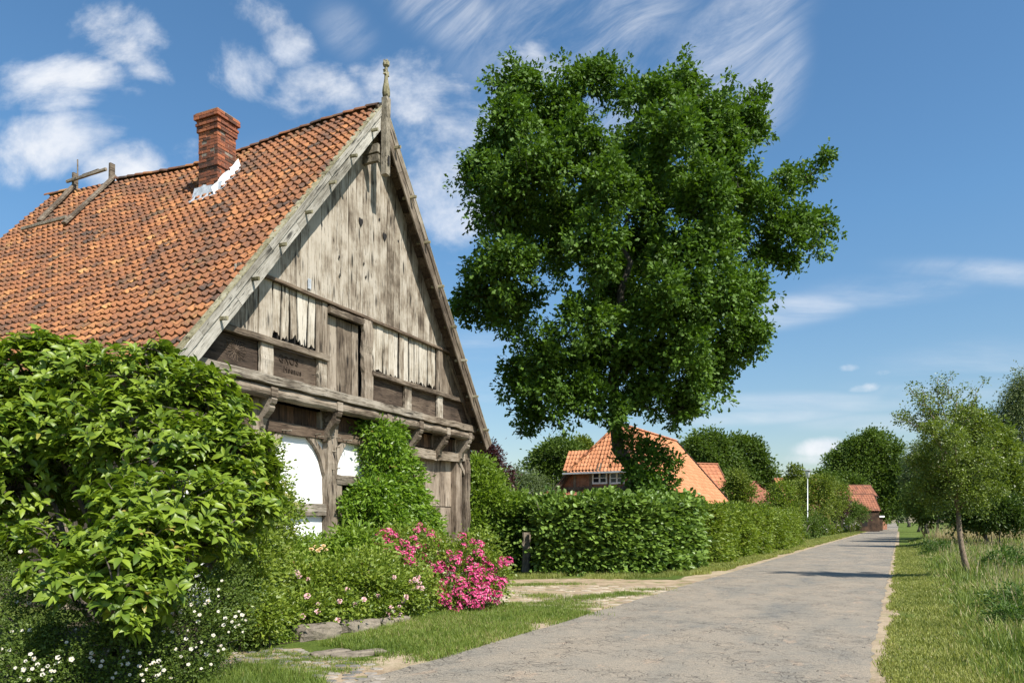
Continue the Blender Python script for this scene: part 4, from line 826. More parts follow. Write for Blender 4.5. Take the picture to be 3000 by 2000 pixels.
# hedges: leaves on the faces of a clipped but uneven body
def hedge(name, label, path, width, hf, n, per, rc, ln, shape, mat, seed, group=None, lump=.18, rounded=False, upb=.9, flat=.45):
    r = np.random.default_rng(seed); path = np.array(path, float); seg = np.diff(path, axis=0); L = np.linalg.norm(seg, axis=1); cu = np.concatenate([[0], np.cumsum(L)]); c = path[0]
    t = thing(name, label, 'hedge', (c[0], c[1], 0), 0, group)
    s = r.random(n)*cu[-1]; i = np.clip(np.searchsorted(cu, s)-1, 0, len(L)-1); q = path[i]+seg[i]*((s-cu[i])/L[i])[:, None]; nr = np.stack([seg[i][:, 1], -seg[i][:, 0]], -1)/L[i][:, None]
    H = np.array([hf(x) for x in s]); f = r.random(n); face = np.where(f < .58, 0, np.where(f < .72, 1, 2)); hz = r.random(n)**.9*H; wv = vnoise(s, hz, 1.9, seed)*lump+vnoise(s, hz, .8, seed+2)*lump*.8
    off = np.where(face == 0, width/2, np.where(face == 1, -width/2, (r.random(n)-.5)*width)); off = off*(1-.16*(hz/H)**3)
    if rounded: e_ = np.abs(s/cu[-1]*2-1); off = off*np.sqrt(np.clip(1-e_**3, .04, 1)); H = H*(1-.26*e_**3); hz = np.minimum(hz, H)
    pos = np.zeros((n, 3)); pos[:, :2] = q+nr*(off+np.where(face == 0, 1, np.where(face == 1, -1, 0))*wv-np.sign(off)*r.random(n)*.28*(face < 2))[:, None]
    pos[:, 2] = np.where(face == 2, H+vnoise(s, off, 2.6, seed)*.13+r.random(n)**4*.34-.05, hz)
    N = np.zeros((n, 3)); N[:, :2] = nr*np.where(face == 0, 1, np.where(face == 1, -1, 0))[:, None]; N[face == 2, 2] = 1; N[:, 2] += .2
    # inner stems and dark inner wall of twigs
    b = MB()
    for k in range(int(cu[-1]/.45)):
        ss = (k+.5)*.45; j = np.clip(np.searchsorted(cu, ss)-1, 0, len(L)-1); a = path[j]+seg[j]*(ss-cu[j])/L[j]+r.normal(0, .08, 2)
        b.tube([(a[0]-c[0], a[1]-c[1], 0), (a[0]-c[0]+r.normal(0, .05), a[1]-c[1]+r.normal(0, .05), .6*hf(ss)), (a[0]-c[0]+r.normal(0, .15), a[1]-c[1]+r.normal(0, .15), .95*hf(ss))], [.035, .025, .01], 5, .5)
    b.build('stem', M['bark'], t, True)
    # some twigs inside the body so that it is not hollow
    m = n//3; s2 = r.random(m)*cu[-1]; i2 = np.clip(np.searchsorted(cu, s2)-1, 0, len(L)-1); q2 = path[i2]+seg[i2]*((s2-cu[i2])/L[i2])[:, None]; n2 = np.stack([seg[i2][:, 1], -seg[i2][:, 0]], -1)/L[i2][:, None]
    p2_ = np.zeros((m, 3)); p2_[:, :2] = q2+n2*((r.random(m)-.5)*width*.6)[:, None]; p2_[:, 2] = r.random(m)*np.array([hf(x) for x in s2])*.92
    pos = np.vstack([pos, p2_]); N = np.vstack([N, rdir(r, m)])
    foliage('foliage', pos, N, per, rc, ln, .8 if shape == 'six' else .6, shape, mat, t, r, .12, upb, flat, org=(c[0], c[1], 0)); return t
hedge('linden_hedge', 'thick broad leaved hedge in front of the oak, the tallest by the yard', [(.95, 23.5), (2.6, 24.0), (4.4, 24.9), (5.9, 26.8), (6.6, 29.2)], 1.6, lambda s: 2.32+.16*math.sin(s*1.1+.2)+.1*math.sin(s*2.7), 1900, 16, .27, .175, 'six', M['l_hedge'], 5, lump=.28, rounded=True)
hedge('gate_hedge', 'lower broad leaved hedge between the barn corner and the tall hedge', [(-2.9, 27.8), (-1.2, 27.1), (.3, 26.6), (1.6, 26.1)], 1.5, lambda s: 2.25+.22*math.sin(s*1.5), 1100, 16, .27, .175, 'six', M['l_hedge'], 6, lump=.25)
for (s0, s1_, o_, n_, lab, sd) in ((29.8, 34.6, -7.35, 900, 'clipped hornbeam hedge bulging over the verge right after the broad leaved one', 7), (34.9, 39.2, -7.2, 800, 'second rounded hornbeam hedge of the roadside row', 8), (39.4, 43.6, -7.1, 760, 'third and yellowest rounded hornbeam hedge of the roadside row', 10), (43.8, 58.5, -7.2, 1700, 'farthest hornbeam hedge of the row, ending at the driveway', 9)):
    hedge('hornbeam_hedge', lab, [RP(s, o_+.1*math.sin(s))[:2] for s in np.linspace(s0, s1_, 4)], 1.9, lambda s: 2.22+.14*math.sin(s*1.9+sd), n_, 15, .27, .15, 'fold', M['l_beech'], sd, group='hornbeam hedges along the road', lump=.34, rounded=True)

# magnolia in the left foreground: whorls of long leaves
ML = [(80, 1110, 150, 9.2), (230, 1120, 140, 9.2), (420, 1120, 150, 9.2), (560, 1170, 150, 9.2), (150, 1030, 60, 9.2), (130, 1440, 130, 9.8), (250, 1430, 110, 9.9), (425, 1020, 50, 9.2), (20, 1280, 190, 8.8), (180, 1290, 170, 8.9), (360, 1290, 180, 8.8), (540, 1330, 170, 8.7), (680, 1340, 130, 8.8), (620, 1230, 120, 9.0),
    (770, 1400, 70, 9.2), (745, 1500, 90, 9.0), (700, 1590, 80, 8.8), (800, 1360, 34, 9.3), (650, 1450, 120, 8.4), (40, 1440, 140, 8.9), (380, 1520, 150, 7.6), (520, 1510, 140, 7.6), (600, 1600, 120, 7.7), (420, 1630, 140, 7.1), (290, 1600, 120, 7.1), (180, 1600, 90, 7.3), (130, 1660, 75, 7.2), (230, 1700, 95, 6.8), (340, 1740, 95, 6.6), (480, 1700, 105, 7.0), (330, 1800, 50, 6.5), (560, 1680, 70, 7.3), (40, 1600, 80, 8.2), (-80, 1200, 150, 9), (-60, 1480, 130, 8.8)]
lb = []
for px, py, rp, D in ML:
    k = rp/FX*D*.9; lb.append((P(px, py, D), (k, k*1.1, k*.95)))
r = np.random.default_rng(12); mb_ = np.array([-4.7, 9.3, 0.]); mag = thing('magnolia', 'big glossy leaved magnolia shrub filling the left foreground', 'shrub', tuple(mb_))
p, n = shell_pts(lb, 3700, r, .80, .26, .26, .62, .55); p, k = warp(p, .16, 3.2, 2., .2); p, n = p[k], n[k]
tv = np.array([l[0] for l in lb]); b = MB()
for i in range(len(tv)):
    L_ = np.linalg.norm(tv[i]-mb_); m = curve_pts(mb_+[*r.normal(0, .1, 2), 0], tv[i], (0, 0, L_*.06), 6, r); b.tube(m-mb_, np.linspace(.045, .014, 6), 6, r.random())
b.build('branch', M['bark'], mag, True)
b = MB()
for k in range(0, len(p), 3):
    j = np.argmin(np.linalg.norm(tv-p[k], axis=1)); b.tube(curve_pts(tv[j], p[k], (0, 0, .05), 3, r)-mb_, [.012, .008, .004], 4, .5)
b.build('twig', M['bark'], mag, True)
per = 8; az = np.linspace(0, 2*math.pi, per, endpoint=False)[None]+r.random((len(p), 1))*6+r.normal(0, .25, (len(p), per)); ax = nrmz(n*.75+np.array([0, 0, .75])+r.normal(0, .22, n.shape))
e1 = nrmz(np.cross(ax, [.3, .9, .1])); e2 = np.cross(ax, e1); tl = r.uniform(.15, 1.15, (len(p), per, 1))
dd = nrmz((e1[:, None]*np.cos(az)[..., None]+e2[:, None]*np.sin(az)[..., None])*1.0+ax[:, None]*tl+np.array([0, 0, -.12])); pp = (p[:, None]-ax[:, None]*r.uniform(0, .12, (len(p), per, 1))).reshape(-1, 3)
nn = nrmz(ax[:, None]*1.0-dd*.3+r.normal(0, .25, dd.shape)).reshape(-1, 3); L_ = r.uniform(.085, .175, len(pp)); k = pp[:, 2] > .05
leaves('foliage', pp[k]-mb_, dd.reshape(-1, 3)[k], nn[k], L_[k], L_[k]*r.uniform(.36, .48, k.sum()), 'big', M['l_mag'], mag, np.clip(np.repeat(r.random(len(p)), per)[k]*.4+r.random(k.sum())*.6, 0, 1))

# climber on the barn front
def bl_lobes(L): return [(BL(u, v, z), (rr, rr*.8 if len(q) == 0 else q[0], rr*1.05)) for (u, v, z, rr, *q) in L]
bush('climbing_plant', 'bright green climber mounding up the barn front beside the big door', bl_lobes([(.35, -.05, 3.75, .36), (1.0, -.05, 3.85, .32), (.6, -.0, 3.4, .5), (1.2, -.05, 3.2, .42), (.7, -.05, 2.95, .5), (1.3, -.1, 2.75, .55), (.5, -.15, 2.45, .5), (1.35, -.15, 2.3, .55), (-.2, -.2, 2.15, .5), (.8, -.3, 2.0, .65), (-.3, -.2, 1.7, .5), (1.5, -.3, 1.8, .6), (1.9, -.2, 1.6, .5), (.3, -.35, 1.55, .6), (1.1, -.4, 1.3, .65), (1.8, -.35, 1.15, .6), (2.15, -.2, 1.1, .45), (1.3, -.3, .6, .7), (2.0, -.3, .5, .6)]),
     2100, 12, .16, .15, 'fold', M['l_vine'], 21, cat='climbing plant', wr=.42, droop=.35, upb=.4, shell=.8, rough=.14, base=BL(1.2, -.1, 0), stems=16)
# shrub with pale umbels against the white wall
t_, p, n, c, r = bush('flowering_shrub', 'leafy shrub with yellowish flower heads against the white barn wall', lobes_px([(750, 1320, 46, 13.4), (770, 1395, 55, 13.2), (720, 1480, 80, 12.6), (800, 1490, 52, 13), (855, 1505, 34, 13.1), (800, 1550, 66, 12.4), (700, 1580, 90, 12), (815, 1430, 26, 13.2), (720, 1680, 110, 11.6)]), 1100, 14, .16, .085, 'fold', M['l_rose'], 22, shell=.7, wr=.5, rough=.3)
M['umbel'] = leaf_mat('umbel_florets', (.3, .31, .08), (.52, .5, .2), None, .2, .6, .2)
M['petal_pink'] = leaf_mat('deep_pink_petals', (.55, .03, .17), (.84, .15, .36), (.88, .62, .68), .28, .5, .3, .80, (1.1, .7, .8))
M['petal_light'] = leaf_mat('pale_pink_petals', (.72, .36, .38), (.88, .66, .66), None, .3, .5, .25, .9, (1.05, .9, .9))
M['petal_white'] = leaf_mat('white_petals', (.55, .5, .42), (.82, .78, .7), None, .3, .5, .25, .9, (1., 1., .95))
M['petal_yellow'] = leaf_mat('yellow_petals', (.75, .5, .2), (.85, .68, .42), None, .3, .5, .25, .9, (1., .9, .7))
M['stamen'] = plain('yellow_stamens', (.7, .45, .08), .8)
def head(r, n, rad, petal, shape='fold'):
    """ball of n blossoms, each of five petals"""
    P_, D_, N_ = [], [], []
    for i in range(n):
        q = rdir(r, 1)[0]; q[2] = abs(q[2])*.8-.1; c = q*rad*r.uniform(.6, 1); ax = nrmz(q+r.normal(0, .3, 3)+[0, 0, .3]); a = nrmz(np.cross(ax, [.2, .5, .9])); bb = np.cross(ax, a); a0 = r.random()*6
        for k in range(5):
            t = a0+k*1.2566; d = a*math.cos(t)+bb*math.sin(t)+ax*.35; P_.append(c); D_.append(d); N_.append(ax)
    return np.array(P_), np.array(D_), np.array(N_)
def proto(name, n, rad, pl, mat, seed, wr=.9, core=True):
    r = np.random.default_rng(seed); p, d, nn = head(r, n, rad, pl); L = pl*r.uniform(.85, 1.15, len(p)); return p, d, nn, L, L*wr, mat, np.clip(np.repeat(r.random(n), 5)*.5+r.random(len(p))*.5, 0, 1)
def protomesh(name, a):
    o = leaves(name, a[0], a[1], a[2], a[3], a[4], 'six', a[5], None, a[6]); me = o.data; bpy.data.objects.remove(o); return me
def cup(name, seed, rad, mat):
    """double rose: rings of curled petals"""
    r = np.random.default_rng(seed); P_, D_, N_, L_ = [], [], [], []
    for ring, (k, el, l) in enumerate(((6, .15, 1.), (6, .55, .85), (5, .95, .65), (4, 1.25, .45))):
        for i in range(k):
            t = i*2*math.pi/k+ring*.5+r.normal(0, .1); d = np.array([math.cos(t)*math.cos(el), math.sin(t)*math.cos(el), math.sin(el)]); P_.append((0, 0, 0)); D_.append(d); N_.append((-math.cos(t)*math.sin(el), -math.sin(t)*math.sin(el), math.cos(el)+.01)); L_.append(rad*l)
    L_ = np.array(L_); return protomesh(name, (np.array(P_, float), np.array(D_), np.array(N_), L_, L_*1.05, mat, r.random(len(L_))))
def daisy(name, seed, rad, mat):
    r = np.random.default_rng(seed); V = []; F = []; mi = []; T = np.array(SH_['six'][0])
    for k in range(5):
        t = k*1.2566; d = np.array([math.cos(t), math.sin(t), .25]); s = np.array([-math.sin(t), math.cos(t), 0]); b0 = len(V)
        for a, c, u in T: V.append(d*a*rad+s*c*rad*1.0+np.array([0, 0, u*rad]))
        F += [[b0+i for i in f] for f in SH_['six'][1]]; mi += [0, 0]
    b0 = len(V); V += [(rad*.2*math.cos(i*1.047), rad*.2*math.sin(i*1.047), rad*.12) for i in range(6)]+[(0, 0, rad*.22)]
    T3 = [(b0+i, b0+(i+1) % 6, b0+6) for i in range(6)]
    o = mk(name, np.array(V), [np.array(T3), np.array(F)], [mat, M['stamen']], None, np.concatenate([np.zeros(6), r.random(len(F))]), False, [1]*6+mi); me = o.data; bpy.data.objects.remove(o); return me
def place_heads(meshes, name, pts, nrm, parent, org, r, sc=(.85, 1.2)):
    for i, (q, m_) in enumerate(zip(pts, nrm)):
        o = bpy.data.objects.new(name, meshes[i % len(meshes)]); COL.objects.link(o); o.parent = parent; o.location = tuple(q-np.array(org))
        o.rotation_euler = Vector(nrmz(m_+np.array([.25, -.2, .55])+r.normal(0, .18, 3))).to_track_quat('Z', 'Y').to_euler(); o.scale = (r.uniform(*sc),)*3
def on_bush(lst, p, pad=.05, rad=22):
    """put each bloom on the outermost leaves of its bush, where it is seen in the photograph"""
    X = 1500+FX*p[:, 0]/p[:, 1]; Y = 1530-FX*(p[:, 2]-EYE)/p[:, 1]; o = []
    for x, y in lst:
        d2 = (X-x)**2+(Y-y)**2; k = d2 < rad**2
        D = np.percentile(p[k, 1], 4) if k.sum() > 2 else p[np.argsort(d2)[:4], 1].min(); o.append(P(x, y, D-pad))
    return np.array(o)
def front_px(lst, D, r, jd=.12): return np.array([P(x, y, (D if len(q) == 0 else q[0])+r.normal(0, jd)) for (x, y, *q) in lst])
um = [protomesh('flower_head', proto('u', 34, .07, .014, M['umbel'], s)) for s in (1, 2)]
k = [i for i in range(len(p)) if n[i][2] > .25 and n[i][1] < .2][:26]; place_heads(um, 'flower_head', p[k]+n[k]*.08, n[k], t_, c, r)
# roses
pk = [protomesh('flower_cluster', proto('p', nn_, rd, .027, M['petal_pink'], s, .95)) for s, nn_, rd in ((3, 34, .115), (4, 42, .13), (5, 24, .095), (6, 38, .12))]
t_, p, n, c, r = bush('pink_rose_bush', 'rose bush covered in deep pink flower clusters at the edge of the yard', lobes_px([(1390, 1640, 85, 14.9), (1340, 1690, 80, 14.6), (1430, 1700, 70, 14.6), (1300, 1640, 60, 14.9), (1390, 1740, 70, 14.3), (1330, 1760, 50, 14.2)]), 620, 11, .15, .078, 'fold', M['l_rose'], 23, cat='rose bush', base=[-.75, 14.9, 0])
pts = [(1385, 1585), (1405, 1592), (1360, 1598), (1345, 1622), (1375, 1640), (1402, 1618), (1420, 1640), (1432, 1660), (1412, 1672), (1395, 1662), (1440, 1690), (1425, 1700), (1400, 1695), (1455, 1700), (1468, 1715), (1460, 1740), (1440, 1735), (1420, 1725), (1400, 1718), (1385, 1730), (1365, 1712), (1350, 1700), (1330, 1688), (1310, 1700), (1295, 1712), (1280, 1730), (1295, 1745), (1310, 1752), (1330, 1735), (1350, 1742), (1365, 1755), (1390, 1752), (1405, 1768), (1380, 1770), (1345, 1768), (1325, 1665), (1300, 1668), (1335, 1640), (1275, 1700), (1300, 1760), (1345, 1782), (1415, 1745), (1432, 1752), (1355, 1570), (1290, 1655), (1270, 1665), (1315, 1620), (1390, 1690), (1448, 1668), (1375, 1670), (1475, 1700), (1345, 1720), (1260, 1690), (1400, 1740), (1320, 1780), (1450, 1755)]
place_heads(pk, 'flower_cluster', on_bush(pts, p, .08), np.tile([0, -.8, .3], (len(pts), 1)), t_, c, r, (.62, 1.05))
b = MB(); b.tube(curve_pts(P(1430, 1680, 14.4), P(1475, 1648, 14.1), (0, 0, .1), 5)-c, .008, 5); b.build('stem', M['stem_green'], t_)
pts = [(1470, 1640), (1482, 1648), (1466, 1655), (1492, 1640)]; place_heads(pk, 'flower_cluster', front_px(pts, 14.1, r, .04), np.tile([0, -.8, .3], (len(pts), 1)), t_, c, r, (.6, .8))
t_, p, n, c, r = bush('pink_rose_bush', 'deep pink rose bush at the foot of the climbing plant', lobes_px([(1150, 1610, 70, 15.4), (1230, 1640, 75, 15.4), (1270, 1600, 40, 15.6), (1130, 1670, 60, 15.1), (1210, 1700, 75, 14.9), (1235, 1560, 22, 15.6)]), 520, 11, .15, .078, 'fold', M['l_rose'], 24, cat='rose bush', base=[-2.0, 15.6, 0])
pts = [(1120, 1560), (1140, 1558), (1160, 1568), (1108, 1578), (1130, 1585), (1150, 1590), (1175, 1585), (1190, 1592), (1112, 1600), (1130, 1610), (1165, 1608), (1100, 1592), (1230, 1538), (1222, 1552), (1245, 1552), (1285, 1580), (1275, 1592), (1262, 1570), (1290, 1605), (1168, 1618), (1205, 1640), (1195, 1655), (1215, 1650), (1200, 1632), (1240, 1630), (1212, 1575), (1280, 1620), (1265, 1560), (1250, 1600), (1185, 1625), (1145, 1635), (1120, 1625), (1225, 1600), (1195, 1690), (1180, 1665), (1255, 1655), (1235, 1675), (1205, 1610)]
place_heads(pk, 'flower_cluster', on_bush(pts, p, .08), np.tile([0, -.8, .3], (len(pts), 1)), t_, c, r, (.6, .98))
lr = [cup('flower', s, rd, M['petal_light']) for s, rd in ((1, .045), (2, .05), (3, .038))]
t_, p, n, c, r = bush('pale_rose_bush', 'wide low rose bush dotted with pale pink double roses by the edging stones', lobes_px([(760, 1750, 90, 11.0), (850, 1730, 95, 11.6), (940, 1740, 95, 11.9), (1030, 1730, 95, 12.2), (1120, 1730, 90, 12.7), (1190, 1740, 80, 13.2), (1240, 1750, 60, 13.6), (800, 1820, 75, 10.6), (900, 1800, 70, 11.1), (1000, 1790, 70, 11.7), (1110, 1790, 55, 12.3), (1080, 1680, 70, 12.8)]), 2300, 11, .15, .078, 'fold', M['l_rose'], 25, cat='rose bush', stems=24)
pts = [(1017, 1725), (900, 1745), (932, 1768), (930, 1790), (1040, 1770), (1107, 1745), (1128, 1815), (1142, 1800), (1152, 1788), (1136, 1790), (1146, 1778), (1170, 1775), (1205, 1703), (1218, 1697), (1230, 1706), (1222, 1718), (1236, 1722), (1210, 1722), (1226, 1690), (1155, 1690), (820, 1795), (885, 1805), (757, 1842), (995, 1760), (1066, 1755), (868, 1676), (902, 1696), (876, 1686), (1118, 1825), (1181, 1760), (1190, 1748), (1172, 1798), (1165, 1812), (990, 1815)]
place_heads(lr, 'flower', on_bush(pts, p, .05), np.tile([0, -1, .3], (len(pts), 1)), t_, c, r, (.8, 1.2))
t_, p, n, c, r = bush('yellow_rose_bush', 'light green bush with a few pale yellow roses at the timber post', lobes_px([(930, 1650, 60, 13.6), (870, 1650, 70, 13.2), (800, 1640, 80, 12.8), (830, 1700, 80, 12.6)]), 700, 13, .15, .07, 'fold', M['l_bright'], 26, cat='rose bush')
yr = [cup('flower', 9, .05, M['petal_yellow'])]; pts = [(912, 1608), (925, 1600), (940, 1606), (955, 1610), (948, 1598), (932, 1612)]
place_heads(yr, 'flower', on_bush(pts, p, .05), np.tile([0, -.6, .8], (len(pts), 1)), t_, c, r, (.8, 1.1))
bush('leafy_perennial', 'perennial with long pointed leaves between the yellow and the pink roses', lobes_px([(1020, 1610, 55, 14.2), (980, 1640, 50, 14.0), (1060, 1640, 55, 14.3), (1010, 1680, 70, 13.8), (1070, 1700, 50, 13.9)]), 240, 12, .24, .20, 'big', M['l_bright'], 27, cat='plant', wr=.26, droop=.25, upb=.6, spread=1.3)
# white rambling rose under the magnolia
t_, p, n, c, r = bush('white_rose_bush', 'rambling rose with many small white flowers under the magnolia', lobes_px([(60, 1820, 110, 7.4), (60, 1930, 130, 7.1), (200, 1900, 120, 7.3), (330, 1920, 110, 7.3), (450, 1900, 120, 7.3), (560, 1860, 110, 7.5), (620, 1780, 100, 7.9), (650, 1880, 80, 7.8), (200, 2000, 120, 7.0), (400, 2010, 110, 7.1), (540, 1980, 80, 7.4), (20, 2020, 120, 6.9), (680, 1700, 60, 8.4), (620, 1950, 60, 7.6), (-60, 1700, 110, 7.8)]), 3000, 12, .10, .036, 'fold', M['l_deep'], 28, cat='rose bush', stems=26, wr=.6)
wr_ = [daisy('flower', s, rd, M['petal_white']) for s, rd in ((1, .017), (2, .020), (3, .014))]
pts = [(90, 1915), (100, 1928), (75, 1935), (110, 1945), (95, 1958), (125, 1960), (140, 1950), (150, 1965), (165, 1942), (175, 1940), (170, 1925), (160, 1965), (125, 1975), (70, 1960), (45, 1955), (60, 1985), (85, 1990), (150, 1990), (5, 1900), (28, 1903), (35, 1848), (65, 1846), (88, 1845), (265, 1925), (268, 1912), (272, 1935), (318, 1906), (195, 1880), (210, 1930), (300, 1935), (295, 1950), (362, 1925), (355, 1945), (375, 1943), (408, 1950), (430, 1960), (450, 1940), (465, 1935), (440, 1945), (475, 1950), (480, 1962), (470, 1972), (460, 1978), (415, 1975), (380, 1975), (340, 1970), (330, 1985), (420, 1992), (374, 1906), (410, 1912), (222, 1842), (85, 1765), (50, 1762), (515, 1900), (530, 1922), (560, 1900), (575, 1895), (590, 1880), (605, 1915), (618, 1945), (590, 1957), (552, 1945), (640, 1905), (655, 1900), (648, 1890), (670, 1850), (690, 1835), (700, 1830), (680, 1820), (690, 1805), (710, 1800), (720, 1815), (700, 1790), (660, 1810), (640, 1790), (655, 1830), (580, 1820), (550, 1845), (600, 1770), (610, 1760), (640, 1745), (570, 1790), (530, 1790), (505, 1795), (560, 1770), (480, 1850), (505, 1850), (545, 1870), (625, 1860), (350, 1767), (48, 1580), (60, 1615), (355, 1790), (460, 1990), (500, 1985), (650, 1700), (640, 1725), (585, 1800), (712, 1850)]
hp_ = on_bush(pts, p, .03)
place_heads(wr_, 'flower', np.array(hp_), np.tile([.1, -1, .2], (len(pts), 1)), t_, c, r, (.85, 1.35))
bush('green_bush', 'fine leaved green bush between the magnolia and the roses', lobes_px([(720, 1700, 80, 10.0), (700, 1780, 80, 9.6), (760, 1820, 70, 9.8), (740, 1620, 70, 10.4), (690, 1620, 60, 9.8)]), 1000, 13, .15, .065, 'fold', M['l_rose'], 29)
for i, (L_, lab) in enumerate((([(775, 1868, 34, 10.2, 1, .6), (830, 1872, 30, 10.4, 1, .5), (730, 1880, 28, 9.9, 1, .5)], 'low bright ground cover at the left end of the edging stones'), ([(965, 1830, 30, 11.4, 1, .6), (1040, 1822, 34, 11.9, 1, .6), (1090, 1810, 34, 12.2, 1, .6)], 'low green ground cover behind the middle edging stones'))):
    bush('ground_cover_plant', lab, lobes_px(L_), 260, 12, .09, .045, 'fold', M['l_bright'], 60+i, cat='plant', group='ground cover at the edging stones', stems=6)
# bush beside the barn corner, and trees behind it
bush('lilac_bush', 'bright green bush rising beside the barn corner post', lobes_px([(1400, 1400, 50, 26.5), (1430, 1430, 50, 26.5), (1390, 1470, 60, 26.2), (1450, 1490, 60, 26.3), (1380, 1560, 60, 26), (1500, 1500, 50, 26.5), (1395, 1365, 24, 26.5)]), 1100, 14, .26, .16, 'fold', M['l_bright'], 31, wr=.42, upb=.4)

# ---------------------------------------------------------------- trees behind
def bgt(name, label, L, base, rt, nc, per, rc, ln, lm, seed, **k):
    return tree(name, label, lobes_px(L), base, rt, nc, per, rc, ln, 'fold', M[lm], M['bark'], seed, **k)
def gb(px, D, z=None): return np.array([(px-1500)/FX*D, D, float(gz(D)) if z is None else z])
bgt('copper_beech', 'dark purple copper beech behind the barn corner', [(1400, 1360, 60, 44), (1440, 1350, 35, 44), (1450, 1400, 45, 44), (1390, 1420, 60, 44), (1470, 1440, 35, 44), (1420, 1330, 30, 44)], gb(1410, 44), .2, 620, 22, .4, .2, 'l_purple', 41, wr=.5)
bgt('willow_bush', 'pale grey green willow beside the copper beech', [(1520, 1420, 45, 60), (1560, 1440, 50, 60), (1490, 1450, 50, 60), (1600, 1460, 40, 60), (1530, 1470, 60, 60)], gb(1540, 60), .15, 420, 22, .5, .28, 'l_grey', 42, wr=.3)
bgt('garden_tree', 'round green tree left of the farmhouse roof', [(1610, 1340, 50, 62), (1660, 1330, 45, 62), (1590, 1380, 45, 62), (1640, 1390, 60, 62), (1690, 1370, 50, 62), (1620, 1430, 60, 62), (1700, 1420, 50, 62)], gb(1640, 62), .25, 800, 24, .55, .26, 'l_far', 43)
bgt('garden_tree', 'yellow green treetop just above the dormer of the farmhouse', [(1700, 1310, 30, 66), (1725, 1330, 25, 66), (1680, 1325, 24, 66)], gb(1700, 66), .15, 200, 20, .4, .26, 'l_far2', 44)
bgt('oak_tree', 'distant oak with a broad crown right behind the farmhouse ridge', [(2050, 1330, 42, 118), (2085, 1310, 40, 118), (2030, 1370, 40, 118), (2085, 1370, 50, 118), (2060, 1420, 50, 118), (2110, 1340, 36, 118), (2020, 1320, 22, 118)], gb(2070, 118), .4, 900, 22, 1.0, .5, 'l_far', 45)
bgt('oak_tree', 'distant oak with the rounded top beside the brown roofed house', [(2150, 1320, 40, 122), (2190, 1330, 45, 122), (2225, 1370, 40, 122), (2170, 1380, 55, 122), (2240, 1410, 42, 122), (2190, 1430, 55, 122), (2265, 1440, 35, 122)], gb(2190, 122), .4, 1000, 22, 1.0, .5, 'l_far', 46)
bgt('garden_tree', 'small bright tree in front of the brown roofed house', [(2165, 1410, 28, 70), (2150, 1440, 28, 70), (2185, 1445, 26, 70), (2165, 1470, 30, 70)], gb(2165, 70), .1, 330, 18, .45, .24, 'l_far2', 47)
bgt('garden_tree', 'slim tree rising left of the near street lamp', [(2330, 1385, 18, 105), (2320, 1410, 22, 105), (2350, 1400, 18, 105), (2335, 1440, 26, 105), (2360, 1430, 20, 105)], gb(2335, 105), .14, 260, 18, .5, .34, 'l_far2', 48)
bgt('garden_tree', 'dark low treetops between the slim tree and the roadside oak', [(2400, 1400, 20, 150), (2430, 1410, 22, 150), (2390, 1425, 25, 150), (2455, 1425, 20, 150)], gb(2420, 150), .2, 220, 18, .8, .5, 'l_far', 49)
bgt('roadside_oak', 'massive dark oak closing the left side of the road', [(2500, 1330, 48, 165), (2545, 1310, 42, 165), (2590, 1330, 45, 165), (2460, 1370, 38, 165), (2520, 1390, 60, 165), (2590, 1390, 55, 165), (2440, 1400, 28, 165), (2620, 1420, 45, 165), (2560, 1440, 50, 165), (2610, 1470, 40, 165), (2480, 1420, 35, 160), (2580, 1490, 36, 165)], gb(2570, 165), .6, 2200, 22, 1.3, .62, 'l_far', 50)
bgt('roadside_tree', 'dark tree over the far end of the road', [(2650, 1420, 40, 230), (2670, 1470, 30, 230), (2640, 1480, 20, 230), (2655, 1380, 30, 230)], gb(2662, 230), .4, 500, 20, 1.5, .8, 'l_dark', 51)
bgt('willow_tree', 'pale willow on the right of the road behind the leaning tree', [(2690, 1360, 34, 110), (2680, 1410, 34, 110), (2710, 1390, 36, 110), (2700, 1320, 24, 110), (2700, 1450, 34, 110), (2740, 1340, 30, 110)], gb(2715, 110), .25, 620, 22, .9, .45, 'l_grey', 52, wr=.3)
bgt('roadside_tree', 'dark roadside tree with a thin pale trunk behind the leaning tree', [(2740, 1420, 45, 62), (2760, 1360, 40, 62), (2700, 1450, 35, 62), (2730, 1480, 40, 62), (2790, 1400, 50, 62), (2780, 1460, 45, 62), (2810, 1340, 45, 64)], gb(2742, 62), .10, 1000, 22, .55, .25, 'l_far', 53)
bgt('roadside_tree', 'lower light green tree reaching over the right verge', [(2685, 1480, 24, 74), (2700, 1505, 26, 74), (2665, 1465, 14, 74), (2720, 1510, 26, 74), (2690, 1440, 20, 74)], gb(2706, 74), .09, 380, 20, .5, .26, 'l_far2', 54)
bgt('roadside_tree', 'dark tree beyond the right verge shading the far road', [(2680, 1450, 30, 130), (2700, 1400, 34, 130), (2690, 1495, 22, 130), (2720, 1450, 34, 130)], gb(2690, 130), .2, 420, 20, .9, .5, 'l_dark', 55)
bgt('maple_tree', 'broad green tree with a lit right side behind the meadow', [(2860, 1260, 45, 48), (2900, 1290, 50, 48), (2850, 1320, 55, 48), (2930, 1340, 50, 48), (2900, 1390, 60, 48), (2840, 1400, 60, 48), (2950, 1420, 50, 48), (2900, 1460, 60, 48), (2830, 1470, 55, 48), (2830, 1230, 24, 48), (2880, 1510, 45, 48), (2930, 1505, 45, 48), (2840, 1505, 40, 48)], gb(2890, 48), .12, 1500, 24, .5, .2, 'l_plum', 56, wr=.7)
